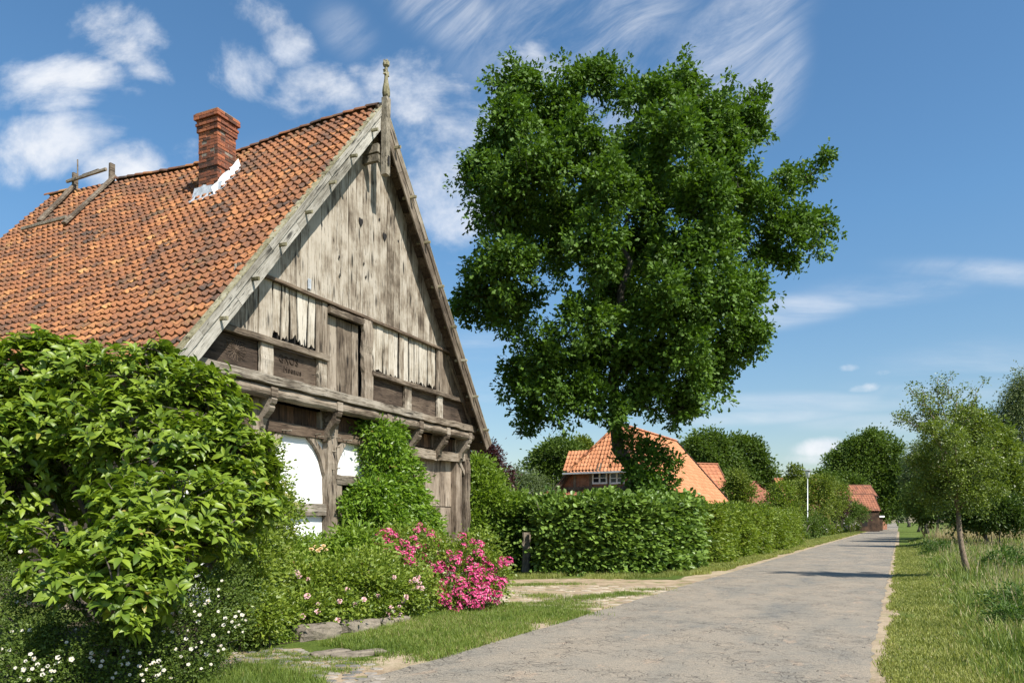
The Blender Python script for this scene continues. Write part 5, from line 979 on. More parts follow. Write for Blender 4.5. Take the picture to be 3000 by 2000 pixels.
bgt('birch_tree', 'tall birch with hanging twigs at the right edge of the picture', [(2960, 1200, 40, 66), (2990, 1170, 45, 66), (2920, 1230, 34, 66), (2980, 1260, 60, 66), (2900, 1250, 24, 66), (3020, 1230, 60, 66), (2950, 1320, 55, 66), (3010, 1350, 70, 66), (3040, 1180, 60, 66), (3000, 1140, 22, 66), (2990, 1430, 60, 66)], gb(2985, 66), .28, 1400, 24, .6, .2, 'l_birch', 57, wr=.5, droop=1.6, flat=1.8, upb=.2)
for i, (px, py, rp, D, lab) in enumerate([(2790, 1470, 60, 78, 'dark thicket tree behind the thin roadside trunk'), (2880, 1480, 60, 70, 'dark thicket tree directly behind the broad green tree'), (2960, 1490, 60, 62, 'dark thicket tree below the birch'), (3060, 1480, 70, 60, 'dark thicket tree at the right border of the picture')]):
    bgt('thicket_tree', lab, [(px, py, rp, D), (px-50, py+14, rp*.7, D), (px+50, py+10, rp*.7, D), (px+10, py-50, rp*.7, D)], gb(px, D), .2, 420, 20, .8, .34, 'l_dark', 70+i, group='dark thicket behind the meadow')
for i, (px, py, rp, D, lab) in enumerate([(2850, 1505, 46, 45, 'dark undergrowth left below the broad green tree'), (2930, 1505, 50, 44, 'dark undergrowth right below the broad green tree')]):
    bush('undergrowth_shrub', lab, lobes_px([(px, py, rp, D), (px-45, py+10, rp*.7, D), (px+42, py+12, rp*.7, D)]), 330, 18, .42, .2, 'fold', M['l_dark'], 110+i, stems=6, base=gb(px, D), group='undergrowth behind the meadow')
for i, (px, py, rp, D, lab) in enumerate([(2640, 1500, 22, 520, 'hazy green tree at the very end of the road, right of the rider'), (2610, 1490, 30, 480, 'hazy green tree at the very end of the road, left of the rider'), (2700, 1470, 40, 420, 'far tree right of the road end')]):
    bgt('far_tree', lab, [(px, py, rp, D), (px-15, py-10, rp*.7, D)], gb(px, D), .4, 260, 16, 2.5, 1.4, 'l_grey' if i < 2 else 'l_far', 80+i)  # grey green leaf colour puts distance haze into the first two

# shrubs of the gardens beyond the driveway
G = [('garden_shrub', 'l_beech', 'yellow green shrub at the left end of the driveway garden', [(2290, 1440, 30, 68), (2270, 1480, 34, 68), (2300, 1510, 40, 68), (2280, 1550, 30, 68)]),
 ('garden_shrub', 'l_far2', 'tall bright shrub directly behind the near street lamp', [(2370, 1430, 34, 80), (2410, 1430, 34, 80), (2340, 1460, 34, 80), (2390, 1480, 40, 80), (2340, 1510, 36, 78)]),
 ('garden_shrub', 'l_far', 'dark evergreen shrub at the foot of the near street lamp', [(2340, 1545, 26, 70), (2315, 1540, 24, 70), (2375, 1550, 30, 76), (2395, 1535, 30, 78), (2360, 1520, 30, 78)]),
 ('garden_shrub', 'l_far2', 'bright tree shaped shrub left of the red tiled shed', [(2440, 1440, 30, 105), (2420, 1460, 34, 105), (2465, 1455, 24, 105), (2440, 1490, 36, 105), (2410, 1510, 30, 100)]),
 ('purple_shrub', 'l_purple', 'small dark purple shrub in front of the red tiled shed', [(2466, 1480, 15, 112), (2460, 1500, 16, 112), (2470, 1465, 10, 112)]),
 ('garden_shrub', 'l_far', 'greyish shrub right of the purple shrub', [(2500, 1490, 20, 125), (2485, 1510, 20, 125), (2520, 1505, 20, 128), (2470, 1525, 18, 120)]),
 ('garden_shrub', 'l_far', 'low clipped ground shrub beside the grey driveway', [(2300, 1568, 14, 66), (2325, 1568, 14, 66), (2345, 1566, 12, 66)])]
for i, (nm, lm, lab, L) in enumerate(G):
    bush(nm, lab, lobes_px(L), 420 if len(L) > 3 else 200, 16, .55 if L[0][3] > 75 else .42, .26 if L[0][3] > 75 else .2, 'fold', M[lm], 90+i, stems=6, base=gb(L[0][0], L[0][3]))
t_, p, n, c, r = bush('white_rose_hedge', 'low roadside rose hedge with white flowers beyond the near street lamp', lobes_px([(2405, 1558, 15, 96), (2425, 1556, 15, 102), (2445, 1554, 14, 110), (2465, 1551, 13, 118), (2485, 1549, 12, 128), (2505, 1546, 11, 138)]), 420, 14, .5, .26, 'fold', M['l_far2'], 98, cat='rose bush', stems=6)
wc = [protomesh('flower_cluster', proto('w', 14, .25, .09, M['petal_white'], s)) for s in (1, 2)]
k = [i for i in range(len(p)) if n[i][1] < .1 and n[i][2] > -.2][:46]; place_heads(wc, 'flower_cluster', p[k]+n[k]*.3, n[k], t_, c, r, (.6, 1.))

# the leaning young tree on the right
tb = np.array([(2842-1500)/FX*21.6, 21.6, 0.]); fk = P(2808, 1500, 21.6); r = np.random.default_rng(61)
plum = thing('leaning_tree', 'young fruit tree leaning over the meadow with bare spreading top branches', 'tree', tuple(tb)); b = MB()
mid = curve_pts(tb, fk, (-.08, 0, 0), 8, None); b.tube(mid-tb, [.105, .088, .08, .076, .072, .07, .066, .06], 10, .5)
ld = curve_pts(fk, P(2745, 1270, 21.6), (.1, 0, 0), 8, r); b.tube(ld-tb, np.linspace(.055, .022, 8), 8, .5)
tips = [(2745, 1270, 2625, 1212, -.1), (2745, 1270, 2665, 1130, .4), (2745, 1270, 2700, 1140, -.3), (2745, 1270, 2748, 1105, .2), (2750, 1290, 2790, 1100, -.2), (2770, 1330, 2845, 1180, .4), (2775, 1330, 2882, 1118, 0), (2760, 1300, 2860, 1200, -.4), (2745, 1280, 2650, 1210, .3), (2770, 1320, 2812, 1140, .1), (2750, 1290, 2720, 1170, 0)]
TP = []; TN = []
for x0, y0, x1, y1, dd in tips:
    a_ = P(x0, y0, 21.6); e_ = P(x1, y1, 21.6+dd); m = curve_pts(a_, e_, (0, 0, -.05), 10, r); b.tube(m-tb, np.linspace(.022, .005, 10), 5, .5)
    for q in range(2, 10):
        for _ in range(3): TP.append(m[q]+r.normal(0, .055, 3)); TN.append(rdir(r, 1)[0])
        if q % 2 == 0 and q < 9:
            e2_ = m[q]+rdir(r, 1)[0]*[.3, .3, .25]; b.tube([m[q]-tb, e2_-tb], [.007, .003], 4, .5); TP += [e2_, (e2_+m[q])/2]; TN += [rdir(r, 1)[0]]*2
LB = [(2740, 1330, 60), (2800, 1310, 55), (2690, 1350, 40), (2760, 1400, 75), (2840, 1370, 75), (2890, 1360, 50), (2880, 1430, 60), (2820, 1450, 70), (2750, 1460, 55), (2700, 1430, 45), (2910, 1310, 30), (2730, 1270, 34), (2860, 1490, 36)]
pl = [(P(x, y, 21.6+r.normal(0, .4)), np.array([1, 1.3, 1])*q/FX*21.6*.85) for x, y, q in LB]
for c_, s_ in pl: b.tube(curve_pts(ld[r.integers(0, 5)], c_, (0, 0, .1), 6, r)-tb, np.linspace(.03, .008, 6), 5, .5)
b.build('trunk', M['bark_plum'], plum, True)
p, n = shell_pts(pl, 1700, r, .55, .25, .25); p, k = warp(p, .2, 2.6, 1., .25); p, n = p[k], n[k]
p = np.vstack([p, np.array(TP)]); n = np.vstack([n, np.array(TN)])
foliage('crown', p, n, 14, .13, .075, .6, 'fold', M['l_plum'], plum, r, .1, org=tb)

# ---------------------------------------------------------------- houses
def frame(o, ang): return None
HA = np.array([.4998, .8661, 0]); HB = np.array([.8661, -.4998, 0]); H0 = np.array([(1812-1500)/FX*49, 49., 0]); ZR, ZE, HSL = 8.06, 4.88, 1.16
house = thing('farmhouse', 'farmhouse with a long orange tiled half hipped roof behind the oak', 'house', tuple(H0), math.atan2(HA[1], HA[0]))
# local frame: x along the ridge, y to the left (so the road side is -y)
hw = (ZR-2.5)/HSL; hc = 1/math.hypot(1, HSL); hsn = HSL*hc; RL = 12.1; HF = 1.9                 # half hip juts HF forward of the ridge end
dne = (ZR-ZE)/hsn                                                                      # slope length down to the hip eave
def hskip(a, d): return (a < HF-np.minimum(d/dne, 1)*HF-.15)
for sg in (-1, 1):
    tiles('roof_tiles', (-HF, 0, ZR), (1, 0, 0), (0, sg*hc, -hsn), (0, sg*hsn, hc), int((RL+HF)/.30), int(hw/hc/.34), .30, .34, M['tile_new'], house, skip=hskip, amp=.03, lift=.03, jit=.002, seed=31, flip=1)
hl = math.hypot(HF, ZR-ZE); hcc = HF/hl; hss = (ZR-ZE)/hl; wE = (ZR-ZE)/HSL
tiles('hip_tiles', (0, wE+.3, ZR+.0), (0, -1, 0), (-hcc, 0, -hss), (-hss, 0, hcc), int((2*wE+.6)/.235), 11, .235, hl/11, M['tile_new'], house, skip=lambda a, d: np.abs(a-wE-.3) > wE*(d/hl)+.10, amp=.03, lift=.035, jit=.002, seed=32)
b = MB()
b.prism([(-HF*.98, -wE*.99, ZE-.03), (-HF*.98, wE*.99, ZE-.03), (0, 0, ZR-.06)], (0.05, 0, -.05))
for sg in (-1, 1):
    b.prism([(0, 0, ZR-.06), (RL, 0, ZR-.06), (RL, sg*hw, 2.44), (-HF, sg*hw, 2.44), (-HF, sg*wE, ZE-.06)][::sg], (0, 0, -.06))
b.build('roof_boarding', M['wood_hd'], house)
b = MB(); sec = [(.13*math.cos(a), .11*math.sin(a)) for a in np.linspace(0, math.pi, 7)]
for q0, q1 in (((0, 0, ZR+.03), (RL, 0, ZR+.03)), ((0, 0, ZR+.03), (-HF, wE, ZE+.02)), ((0, 0, ZR+.03), (-HF, -wE, ZE+.02))):
    q0 = np.array(q0); q1 = np.array(q1); m_ = int(np.linalg.norm(q1-q0)/.36)
    for i in range(m_): b.sweep(q0+(q1-q0)*i/m_+[0, 0, .0], q0+(q1-q0)*(i+1.06)/m_+[0, 0, .02], (0, 0, 1), sec, 1, 0, rng.random())
b.build('ridge_tiles', M['tile_far'], house)
b = MB(); b.sweep((RL+.03, 0, ZR+.02), (RL+.03, -hw, 2.52), (1, 0, 0), [(-.09, -.03), (.09, -.03), (.09, .03), (-.09, .03)], 1); b.build('verge_board', M['wood_hd'], house)
b = MB(); b.beam((-HF-.05, wE+.35, ZE-.06), (-HF-.05, -wE-.1, ZE-.06), (0, 0, 1), .12, .11, 4); b.build('gutter', M['zinc'], house)
GX = -HF+.45; hz2 = 2.6
b = MB(); b.prism([(GX, -hw+.35, 0), (GX, hw-.35, 0), (GX, hw-.35, 2.7), (GX, wE+.0, ZE+.1), (GX, -wE, ZE+.1), (GX, -hw+.35, 2.7)], (.15, 0, 0)); b.build('gable_wall', M['brick2'], house)
for sg in (-1, 1):
    b = MB(); b.prism([(GX-.05, sg*(wE-.12), ZE-.05), (GX-.05, sg*(wE+.28), ZE-.05), (GX-.05, sg*(hw+.05), 2.62), (GX-.05, sg*(hw-.4), 2.62)], (-.35, 0, 0)); b.build('barge_board', M['wood_hm'], house)
    b = MB(); b.box(GX, RL-.3, min(sg*(hw-.5), sg*(hw-.6)), max(sg*(hw-.5), sg*(hw-.6)), 0, 2.5); b.build('side_wall', M['brick2'], house)
b = MB(); b.box(RL-.4, RL-.3, -hw+.5, hw-.5, 0, 2.9); b.prism([(RL-.35, -hw+.4, 2.5), (RL-.35, hw-.4, 2.5), (RL-.35, 0, ZR-.3)], (.06, 0, 0)); b.build('back_gable', M['brick2'], house)
def hp_local(px, py, x=GX):     # local point on the gable wall plane seen at a picture position
    ry = np.array([(px-1500)/FX, 1., (1530-py)/FX]); c = np.array([0, 0, EYE]); t_ = ((x-(c-H0)@HA))/(ry@HA); q = c+t_*ry; return float((q-H0)@np.array([-HB[0], -HB[1], 0])), float(q[2])
for (x0, x1) in ((1736, 1780), (1787, 1830)):
    y0, z0 = hp_local(x0, 1418); y1, z1 = hp_local(x1, 1380); ya, yb = max(y0, y1), min(y0, y1); z0, z1 = min(z0, z1), max(z0, z1)-.03
    b = MB(); fw = .09
    for (a0, a1, e0, e1) in ((yb, ya, z0, z0+fw*1.3), (yb, ya, z1-fw, z1), (yb, yb+fw, z0+fw*1.3, z1-fw), (ya-fw, ya, z0+fw*1.3, z1-fw), ((ya+yb)/2-.05, (ya+yb)/2+.05, z0+fw*1.3, z1-fw)): b.box(GX-.09, GX-.0, a0, a1, e0, e1)
    ymid = (ya+yb)/2
    b.box(GX-.07, GX-.01, yb+fw, ymid-.05, (z0+z1)/2-.02, (z0+z1)/2+.03); b.box(GX-.07, GX-.01, ymid+.05, ya-fw, (z0+z1)/2-.02, (z0+z1)/2+.03)
    w_ = b.build('window', plain('white_window_paint', (.8, .8, .8), .5), house)
    m, n_, p_ = base_mat('window_glass'); p_.inputs['Base Color'].default_value = (.02, .025, .03, 1); p_.inputs['Roughness'].default_value = .08
    b = MB(); b.box(GX-.03, GX-.02, yb+.05, ya-.05, z0+.05, z1-.05); b.build('pane', m, w_)
for px in (1684, 1731, 1785):
    y_, _ = hp_local(px, 1400); b = MB(); b.beam((GX-.02, y_, 3.0), (GX-.02, y_, ZE+.05), (-1, 0, 0), .16, .10, 3); b.build('timber_post', M['wood_hm'], house)
b = MB(); b.beam((GX-.03, hw-.7, 3.85), (GX-.03, -hw+.7, 3.85), (0, 0, 1), .12, .16, 4); b.build('timber_rail', M['wood_hm'], house)
# lean-to roof in front of the gable, brown tiles
tiles('porch_tiles', (GX-.05, hw+1.6, 3.68), (0, -1, 0), (-.86, 0, -.51), (-.51, 0, .86), 34, 9, .24, .30, M['tile_brown'], house, skip=lambda a, d: a < 1.9-d*.75, amp=.032, lift=.04, jit=.004, seed=33)
b = MB(); b.beam((GX-2.35, hw+1.8, 2.25), (GX-2.35, -hw-.5, 2.25), (0, 0, 1), .12, .14, 4); b.beam((GX-.1, hw-.3, 3.74), (GX-2.35, hw+1.75, 2.4), (0, 0, 1), .16, .06, 4); b.box(GX-2.0, GX-1.9, -hw, hw+1., 0, 2.2); b.build('porch', M['wood_hd'], house)
# small dormer on the left slope
tiles('dormer_tiles', (-1.0, 3.1, 6.35), (0, -1, 0), (-.55, 0, -.83), (-.83, 0, .55), 10, 5, .235, .32, M['tile_new'], house, amp=.03, lift=.035, jit=.002, seed=34, skip=lambda a, d: a > 2.6)
b = MB(); b.prism([(-1.0, 3.1, 6.28), (-1.9, 3.1, 4.96), (-.1, 3.1, 4.96)], (0, -2.6, 0)); b.build('dormer', M['wood_hm'], house)
def cottage(name, label, px, D, ang, Lx, Wy, zr, ze, tm, wm, hip=0., seed=0, cell=(.5, .5), group=None):
    """simple gabled or hipped house: ridge along local x"""
    o = gb(px, D); t = thing(name, label, 'house', tuple(o), ang, group); s = (zr-ze)/(Wy/2); c1 = 1/math.hypot(1, s); s1 = s*c1; Ls = Wy/2/c1
    for sg in (-1, 1):
        tiles('roof_tiles', (-Lx/2, 0, zr), (1, 0, 0), (0, sg*c1, -s1), (0, sg*s1, c1), int(Lx/cell[0]), int(Ls/cell[1]), cell[0], cell[1], tm, t, amp=.035, lift=.04, jit=.004, seed=seed+1, skip=(lambda a, d: (a < hip*(1-d/Ls)) | (a > Lx-hip*(1-d/Ls))) if hip else None)
    if hip:
        hl_ = math.hypot(hip, zr-ze)
        for sx in (-1, 1): tiles('hip_tiles', (sx*(Lx/2-hip), -sx*(Wy/2), zr), (0, sx, 0), (sx*hip/hl_, 0, -(zr-ze)/hl_), (sx*(zr-ze)/hl_, 0, hip/hl_), int(Wy/cell[0]), int(hl_/cell[1]), cell[0], cell[1], tm, t, amp=.035, lift=.04, jit=.004, seed=seed+2, skip=lambda a, d: np.abs(a-Wy/2) > (Wy/2)*(d/hl_))
    b = MB(); x = Lx/2-.25; y = Wy/2-.3; b.box(-x, x, -y, y, 0, ze+.05)
    if not hip:
        for sx in (-1, 1): b.prism([(sx*x, -y, ze), (sx*x, y, ze), (sx*x, 0, zr-.15)], (-sx*.12, 0, 0))
        for sx in (-1, 1): b.prism([(sx*(Lx/2-.05), 0, zr+.02), (sx*(Lx/2-.05), Wy/2+.1, ze-.1), (sx*(Lx/2-.05), Wy/2-.1, ze-.1), (sx*(Lx/2-.05), 0, zr-.22), (sx*(Lx/2-.05), -Wy/2+.1, ze-.1), (sx*(Lx/2-.05), -Wy/2-.1, ze-.1)], (sx*.05, 0, 0))
    b.build('wall', wm, t)
    b = MB(); b.prism([(-Lx/2+hip, -.12, zr+.0), (-Lx/2+hip, .12, zr+.0), (-Lx/2+hip, 0, zr+.12)], (Lx-2*hip, 0, 0)); b.build('ridge', tm, t)
    for sg in (-1, 1):
        b = MB(); b.box(-.5, .5, min(sg*(y-.02), sg*(y+.02)), max(sg*(y-.02), sg*(y+.02)), 1., 2.1); b.build('window', M['dark'], t)
    return t
cottage('house', 'small gabled house with a bright orange roof peeping over the farmhouse verge', 2052, 78, .30, 4.2, 5.0, 7.75, 4.9, M['tile_far'], M['brick2'], 0, 5)
cottage('house', 'brown tiled hipped house behind the small bright tree', 2150, 100, .12, 9.6, 8., 7.1, 4.0, M['tile_brown'], M['brick2'], 1.8, 8)
cottage('house', 'house behind the garden shrubs of which a strip of orange roof shows', 2330, 120, .3, 8, 8, 8.6, 4.4, M['tile_far'], M['brick2'], 0, 11)
cottage('house', 'house whose orange roof glows through the branches of the roadside oak', 2495, 178, .1, 13, 9, 12.0, 7.0, M['tile_far'], M['brick2'], 0, 14)
cottage('tiled_shed', 'higher barn with a faded brown red tiled roof beside the road', 2490, 150, .05, 8.6, 6, 9.1, 6.6, M['tile_brown'], M['wood_vm'], 0, 17)
cottage('tiled_shed', 'low shed with a steep patched tile roof next to the second lamp', 2515, 142, .08, 6.2, 5, 7.0, 3.8, M['tile_brown'], M['wood_vd'], 0, 20)
t = thing('carport', 'flat white topped carport with red brown doors past the shed', 'carport', tuple(gb(2562, 150)), .1); b = MB(); b.box(-1.2, 1.2, -1.5, 1.5, 2.7, 3.0); b.build('roof', M['plaster'], t)
b = MB(); b.box(-1.0, 1.0, -1.2, -1.1, 0, 2.7); b.box(.9, 1.0, -1.1, 1.2, 0, 2.7); b.box(-1.0, -.9, -1.1, 1.2, 0, 2.7); b.build('door', M['wood_vd'], t)

# ---------------------------------------------------------------- street lamps
M['pole'] = plain('galvanised_pole', (.55, .57, .57), .45, .5, .1, 3); M['lampwhite'] = plain('opal_lamp', (.8, .8, .78), .35, var=.03)
def lamp(px, base, H, label):
    t = thing('street_lamp', label, 'street lamp', base, 0, 'street lamps along the left verge'); b = MB()
    b.lathe([(.055, 0), (.055, .9), (.075, .92), (.05, .96), (.042, H-.75)], (0, 0, 0), 10); b.build('pole', M['pole'], t, True)
    b = MB(); b.lathe([(.05, H-.78), (.16, H-.72), (.26, H-.1), (.27, H-.06)], (0, 0, 0), 16); b.build('lamp_shade', M['lampwhite'], t, True)
    b = MB(); b.lathe([(.40, H-.06), (.42, H-.03), (.36, H+.02), (.1, H+.06)], (0, 0, 0), 16); b.build('lamp_cap', M['pole'], t); return t
lamp(2365, tuple(gb(2366, 76)), 6.95, 'near street lamp with a white conical shade beside the driveway')
lamp(2540, tuple(gb(2541, 172)), 6.6, 'second street lamp standing in front of the tiled shed')
lamp(2607, tuple(gb(2607, 330)), 6.4, 'farthest street lamp under the trees at the end of the road')

# gate post, edging stones
t = thing('gate_post', 'weathered wooden gate post standing in the hedge beside the yard', 'post', tuple(W(1541, 1674))); b = MB(); b.beam((0, 0, 0), (.02, 0, 1.32), (0, -1, 0), .26, .24, 10, .012, .03); b.build('post', M['wood_vm'], t)
def stone_mesh(L, Wd, H, seed):
    r = np.random.default_rng(seed); bm_V = []; nu, nv = 20, 11; V = []
    for i in range(nv):
        for j in range(nu):
            th = math.pi*i/(nv-1); ph = 2*math.pi*j/nu; x, y, z = math.sin(th)*math.cos(ph), math.sin(th)*math.sin(ph), math.cos(th)
            sq = lambda c: math.copysign(abs(c)**.55, c); w = 1+.12*math.sin(3*ph+seed)*math.sin(2*th)+.06*math.sin(5*ph+2*seed)+r.normal(0, .035); V.append((sq(x)*L/2*w, sq(y)*Wd/2*w, sq(z)*H/2*w+H*.28))
    F = [(i*nu+j, (i+1)*nu+j, (i+1)*nu+(j+1) % nu, i*nu+(j+1) % nu) for i in range(nv-1) for j in range(nu)]
    return np.array(V), np.array(F)
for i, (px, py, L, Wd, H, rz, lab) in enumerate([(930, 1868, .72, .36, .26, .42, 'largest lichen stained edging stone, nearest to the cobbled corner'), (1045, 1845, .78, .32, .20, .35, 'middle edging stone half sunk at the foot of the pale roses'), (1145, 1826, .66, .28, .15, .30, 'farthest edging stone, sunk in the lawn'),
        (968, 1916, .55, .2, .07, .15, 'flat kerb stone lying in front of the largest edging stone'), (1055, 1919, .72, .16, .08, .02, 'pale straight kerb stone at the corner of the lawn')]):
    V, F = stone_mesh(L, Wd, H, i+1); q = W(px, py); o = mk('edging_stone' if i < 3 else 'kerb_stone', V, [F], M['stone'], None, np.zeros(len(F)), False); o.location = tuple(q); o.rotation_euler = (0, 0, rz+.5)
    tag(o, lab, 'stone', 'edging stones of the flower bed')

# rider on a small motorcycle, far down the road
t = thing('motorcycle', 'dark motorcycle far down the road', 'motorcycle', tuple(gb(2632, 330)), 1.2); z = gb(2632, 330)[2]
for x in (-.65, .65):
    b = MB(); b.tube([(x+.28*math.cos(a), 0, .3+.28*math.sin(a)) for a in np.linspace(0, 2*math.pi, 15)], .05, 6); b.build('wheel', M['dark'], t)
b = MB(); b.tube([(-.6, 0, .55), (-.2, 0, .75), (.3, 0, .8), (.6, 0, .4)], [.08, .14, .15, .05], 8); b.tube([(.35, -.3, 1.05), (.4, 0, .95), (.35, .3, 1.05)], .02, 5); b.build('body', M['dark'], t)
pr = bpy.data.objects.new('person', None); bpy.data.objects.remove(pr)
VV = [(-.2, 0, .88), (-.12, 0, 1.15), (-.02, 0, 1.38), (0, 0, 1.5), (.02, 0, 1.64), (.05, .18, 1.36), (.22, .26, 1.15), (.36, .27, 1.06), (.05, -.18, 1.36), (.22, -.26, 1.15), (.36, -.27, 1.06), (.12, .16, .8), (.05, .18, .42), (.18, .18, .38), (.12, -.16, .8), (.05, -.18, .42), (.18, -.18, .38)]
EE = [(0, 1), (1, 2), (2, 3), (3, 4), (2, 5), (5, 6), (6, 7), (2, 8), (8, 9), (9, 10), (0, 11), (11, 12), (12, 13), (0, 14), (14, 15), (15, 16)]
RR = [.17, .16, .17, .07, .12, .07, .055, .05, .07, .055, .05, .1, .06, .05, .1, .06, .05]
me = bpy.data.meshes.new('person'); me.from_pydata(VV, EE, []); po = bpy.data.objects.new('person', me); COL.objects.link(po)
sk = po.modifiers.new('skin', 'SKIN'); po.modifiers.new('sub', 'SUBSURF').levels = 1
for v, q in zip(me.skin_vertices[0].data, RR): v.radius = (q, q)
me.skin_vertices[0].data[0].use_root = True; me.materials.append(plain('dark_jacket', (.03, .035, .05), .7))
po.location = tuple(gb(2632, 330)); po.rotation_euler = (0, 0, 1.2); tag(po, 'person in dark clothes riding the motorcycle down the road', 'person')

# ---------------------------------------------------------------- grass
M['g_lawn'] = leaf_mat('lawn_grass', (.085, .14, .02), (.235, .3, .055), (.38, .33, .15), .35, .5, .3, .84, (1.2, 1.25, .7))
M['g_verge'] = leaf_mat('verge_grass', (.13, .165, .03), (.33, .35, .09), (.5, .43, .23), .35, .5, .3, .72, (1.2, 1.2, .7))
M['g_meadow'] = leaf_mat('meadow_grass', (.085, .145, .022), (.26, .32, .07), (.46, .39, .21), .35, .5, .3, .80, (1.2, 1.2, .7))
M['g_seed'] = leaf_mat('dry_grass_heads', (.3, .24, .13), (.52, .44, .28), None, .3, .7, .2)
def grass(name, pts, h, w, mat, label, seed, lean=.35):
    r = np.random.default_rng(seed); n = len(pts); pos = np.zeros((n, 3)); pos[:, :2] = pts; pos[:, 2] = gz(pts[:, 1])+.0
    d = nrmz(np.stack([r.normal(0, lean, n), r.normal(0, lean, n), np.ones(n)], -1)); nn = rdir(r, n); nn[:, 2] *= .2
    o = leaves(name, pos, d, nrmz(nn), h*r.uniform(.45, 1.3, n)*(1+.3*vnoise(pts[:, 0], pts[:, 1], 3.1, seed+4)), w, 'blade', mat, None, np.clip(.5+.24*r.normal(0, 1, n)+.30*vnoise(pts[:, 0], pts[:, 1], 1.4, seed)+.2*vnoise(pts[:, 0], pts[:, 1], 5., seed+1), 0, 1)); return tag(o, label, 'grass', kind='stuff')
def scatter_rd(n, s0, s1, o0, o1, r, p=1.9):
    """more blades near the camera"""
    u = r.random(n); s = s0*(s1/s0)**(u**(1/1.0)) if p else s0+(s1-s0)*u; o = o0+(o1-o0)*r.random(n); return np.stack([RD_[0]*s+RN_[0]*o, RD_[1]*s+RN_[1]*o], -1), s, o
def inpoly(pts, poly):
    poly = np.array([q[:2] for q in poly]); c = np.zeros(len(pts), bool); x, y = pts[:, 0], pts[:, 1]
    for i in range(len(poly)):
        a, d = poly[i], poly[i-1]; m = ((a[1] > y) != (d[1] > y)) & (x < (d[0]-a[0])*(y-a[1])/(d[1]-a[1]+1e-12)+a[0]); c ^= m
    return c
def scatter_poly(n, poly, r):
    q = np.array([a[:2] for a in poly]); lo, hi = q.min(0), q.max(0); o = []
    t = 0
    while t < n: c = lo+(hi-lo)*r.random((n*2, 2)); c = c[inpoly(c, poly)]; o.append(c); t += len(c)
    return np.vstack(o)[:n]
r = np.random.default_rng(101)
pt, s, o = scatter_rd(150000, 5.5, 60, -.34, 1.1, r); th = vnoise(pt[:, 0], pt[:, 1], 2.2, 3)+.5*vnoise(pt[:, 0], pt[:, 1], 7., 5); k = (r.random(len(pt)) < np.clip(.75+th*.9, .03, 1)) & (o > -.15+.10*vnoise(pt[:, 0], pt[:, 1], 3., 9)+.03*r.normal(0, 1, len(pt)))
pt, s, o = pt[k], s[k], o[k]; grass('verge_grass', pt, .045+.05*np.clip(o, 0, 1)+.0006*s, .006+.0007*s, M['g_verge'], 'short mown grass along the right edge of the road', 1)
pt, s, o = scatter_rd(170000, 5.0, 75, .7, 9.5, r); k = r.random(len(pt)) < .95; pt, s, o = pt[k], s[k], o[k]
tall = np.clip((o-.62)/1.2, 0, 1); hgt = .07+.44*tall*(.75+.4*vnoise(pt[:, 0], pt[:, 1], 1.1, 2)); grass('meadow_grass', pt, hgt, .007+.0009*s, M['g_meadow'], 'tall wild meadow grass on the right of the road', 2, .30)
pt, s, o = scatter_rd(60000, 22, 90, 6, 45, r); grass('far_meadow_grass', pt, .55, .02+.0008*s, M['g_meadow'], 'tall meadow grass towards the dark thicket', 3, .28)
# seed heads and weeds
pt, s, o = scatter_rd(8000, 7, 60, 1.6, 18, r); n = len(pt); pos = np.zeros((n, 3)); pos[:, :2] = pt; Hs = r.uniform(.45, .85, n); d = nrmz(np.stack([r.normal(0, .2, n), r.normal(0, .2, n), np.ones(n)], -1))
leaves('grass_stalks', pos, d, rdir(r, n), Hs, .004+.0004*s, 'stalk', M['g_seed'], None, r.random(n)); tag(bpy.data.objects['grass_stalks'], 'thin dry grass stalks standing in the meadow', 'grass', kind='stuff')
leaves('grass_heads', pos+d*Hs[:, None]*.8, d, rdir(r, n), 0.10, .012+.0004*s, 'stalk', M['g_seed'], None, r.random(n)); tag(bpy.data.objects['grass_heads'], 'pale seed heads of the meadow grasses', 'grass', kind='stuff')
# reed like band before the thicket
pp = np.stack([r.uniform(34, 66, 15000), r.uniform(56, 62, 15000)], -1); grass('dry_reeds', pp, 1.35, .03, M['g_seed'], 'band of tall dry stalks in front of the dark thicket', 5, .12)
# broad leaved weeds in the meadow
wp = []
for (px, py, D, rr, lab) in [(2965, 1760, 11.5, .30, 'dark leafy weed clump in the meadow at the right border'), (2740, 1590, 36, .6, 'small leafy weed clump near the mown verge'), (2990, 1700, 13, .5, 'leafy weed clump below the birch'), (2930, 1640, 22, .7, 'leafy weed clump behind the leaning trunk')]:
    g_ = gb(px, D); g_[2] = 0; bush('meadow_weed', lab, [(g_+[0, 0, rr*.55], (rr, rr, rr*.7)), (g_+[rr*.7, .2, rr*.4], (rr*.7, rr*.7, rr*.55))], 150, 10, .12, .075 if D < 20 else .12, 'fold', M['l_weed'], int(px), cat='plant', wr=.4, stems=8, group='weed clumps in the meadow')
n = 500; pt, s, o = scatter_rd(n, 9, 60, 2.5, 20, r); pos = np.zeros((n, 3)); pos[:, :2] = pt; pos[:, 2] = r.uniform(.4, .62, n)
pe = pos[:, None]+r.normal(0, .05, (n, 7, 3))*[1, 1, .4]; leaves('meadow_flowers', pe.reshape(-1, 3), rdir(r, n*7), np.tile([0, 0, 1.], (n*7, 1)), .03, .03, 'fold', M['petal_yellow'], None, r.random(n*7)); tag(bpy.data.objects['meadow_flowers'], 'sprinkle of small cream yellow wild flowers in the meadow', 'flowers', kind='stuff')
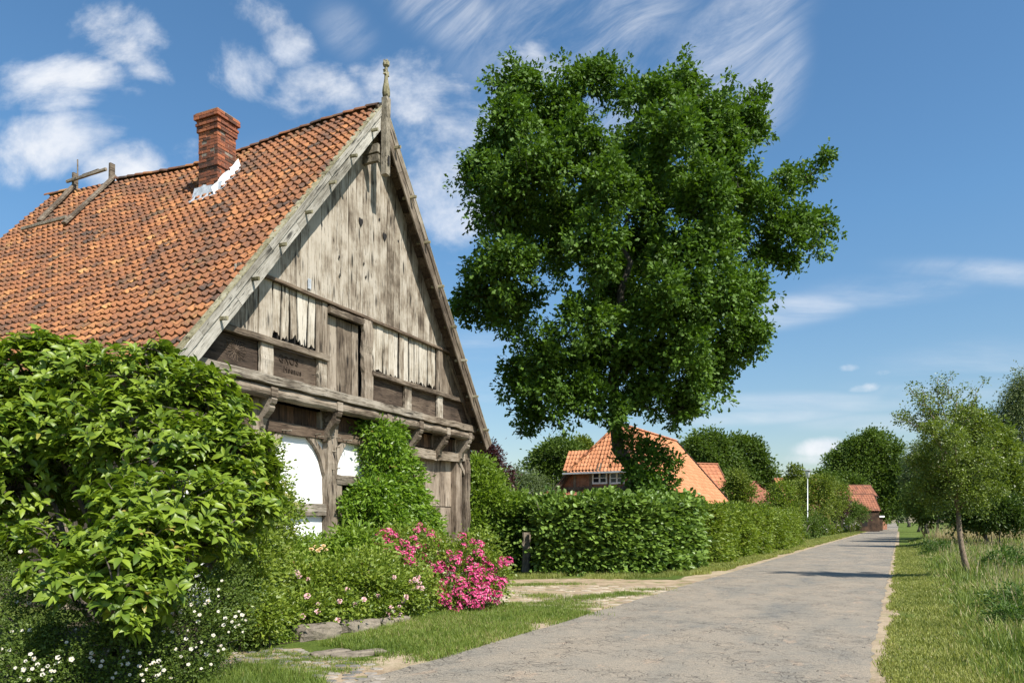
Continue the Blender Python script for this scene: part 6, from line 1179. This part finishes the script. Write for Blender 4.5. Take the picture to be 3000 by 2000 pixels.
# lawn patch left of the road
lawn = [W(1000, 1897), W(1120, 1925), W(1190, 1948), W(1300, 1930), W(1400, 1898), W(1500, 1868), W(1600, 1840), W(1690, 1812), W(1730, 1795), W(1600, 1782), W(1520, 1770), W(1420, 1780), W(1300, 1795), W(1170, 1825), W(1000, 1872), W(930, 1892)]
pt = scatter_poly(70000, lawn, r); k = r.random(len(pt)) < np.clip(.75+1.1*vnoise(pt[:, 0], pt[:, 1], 2.6, 4)+.5*vnoise(pt[:, 0], pt[:, 1], 7., 5), .05, 1); pt = pt[k]; grass('lawn_grass', pt, .085, .009, M['g_lawn'], 'grass patch between the roses and the road', 6)
pt = scatter_poly(26000, [W(500, 2150), W(600, 2000), W(700, 1955), W(790, 1962), W(900, 1990), W(960, 2010), W(900, 2200), W(500, 2300)], r); grass('corner_grass', pt, .13, .008, M['g_lawn'], 'grass in the bottom left corner below the white roses', 7)
# left verge under the hedges
pt, s, o = scatter_rd(80000, 26, 150, -7.6, -5.15, r); k = (o < -5.3+.16*vnoise(s, o, 1.1, 3)); pt, s = pt[k], s[k]; grass('verge_grass', pt, .09, .012+.0006*s, M['g_verge'], 'mown grass strip between the hedges and the road', 8)
bnd = [W(1390, 1706), W(1560, 1694), W(1800, 1697), W(1960, 1690), W(2080, 1682), W(2110, 1668), W(2020, 1664), W(1900, 1680), W(1600, 1686), W(1400, 1688)]
pt = scatter_poly(14000, bnd, r); k = vnoise(pt[:, 0], pt[:, 1], 2.1, 3) > -.35; grass('yard_edge_grass', pt[k], .14, .012, M['g_verge'], 'grass growing along the foot of the hedge', 9)
# tufts in the yard and in the paving joints
C_ = np.array([W(x, y)[:2] for x, y in [(1560, 1715), (1590, 1712), (1480, 1716), (1660, 1712), (1600, 1750), (1570, 1745), (1680, 1768), (1720, 1755), (1740, 1750), (1790, 1745), (1650, 1760), (1850, 1740), (1700, 1780), (1640, 1778), (1900, 1728), (1560, 1770), (1620, 1768), (1760, 1748), (1835, 1742), (1450, 1735), (1430, 1715), (1490, 1790), (1530, 1785), (1600, 1798), (1680, 1800)]])
pt = (C_[r.integers(0, len(C_), 13000)]+r.normal(0, 1, (13000, 2))*[.26, .16]); grass('yard_tufts', pt, .075, .009, M['g_lawn'], 'green grass tufts between the yard stones', 10)
C_ = np.array([W(x, y)[:2] for x, y in [(760, 1925), (800, 1940), (850, 1935), (880, 1922), (930, 1935), (960, 1930), (780, 1950), (860, 1950), (900, 1960), (740, 1905), (1050, 1935), (980, 1965), (820, 1915), (940, 1972), (1010, 1945)]])
pt = (C_[r.integers(0, len(C_), 7000)]+r.normal(0, 1, (7000, 2))*[.15, .06]); grass('joint_tufts', pt, .045, .007, M['g_lawn'], 'small green tufts in the joints of the cobbled corner', 11)
# verge far left and right beyond, ground cover behind the bed
pt = scatter_poly(16000, [W(600, 1990), W(720, 1880), W(900, 1870), W(1150, 1815), W(1400, 1775), W(1400, 1740), W(1000, 1780), W(700, 1800)], r); grass('bed_grass', pt, .12, .012, M['g_lawn'], 'grass and low herbs under the roses', 12)
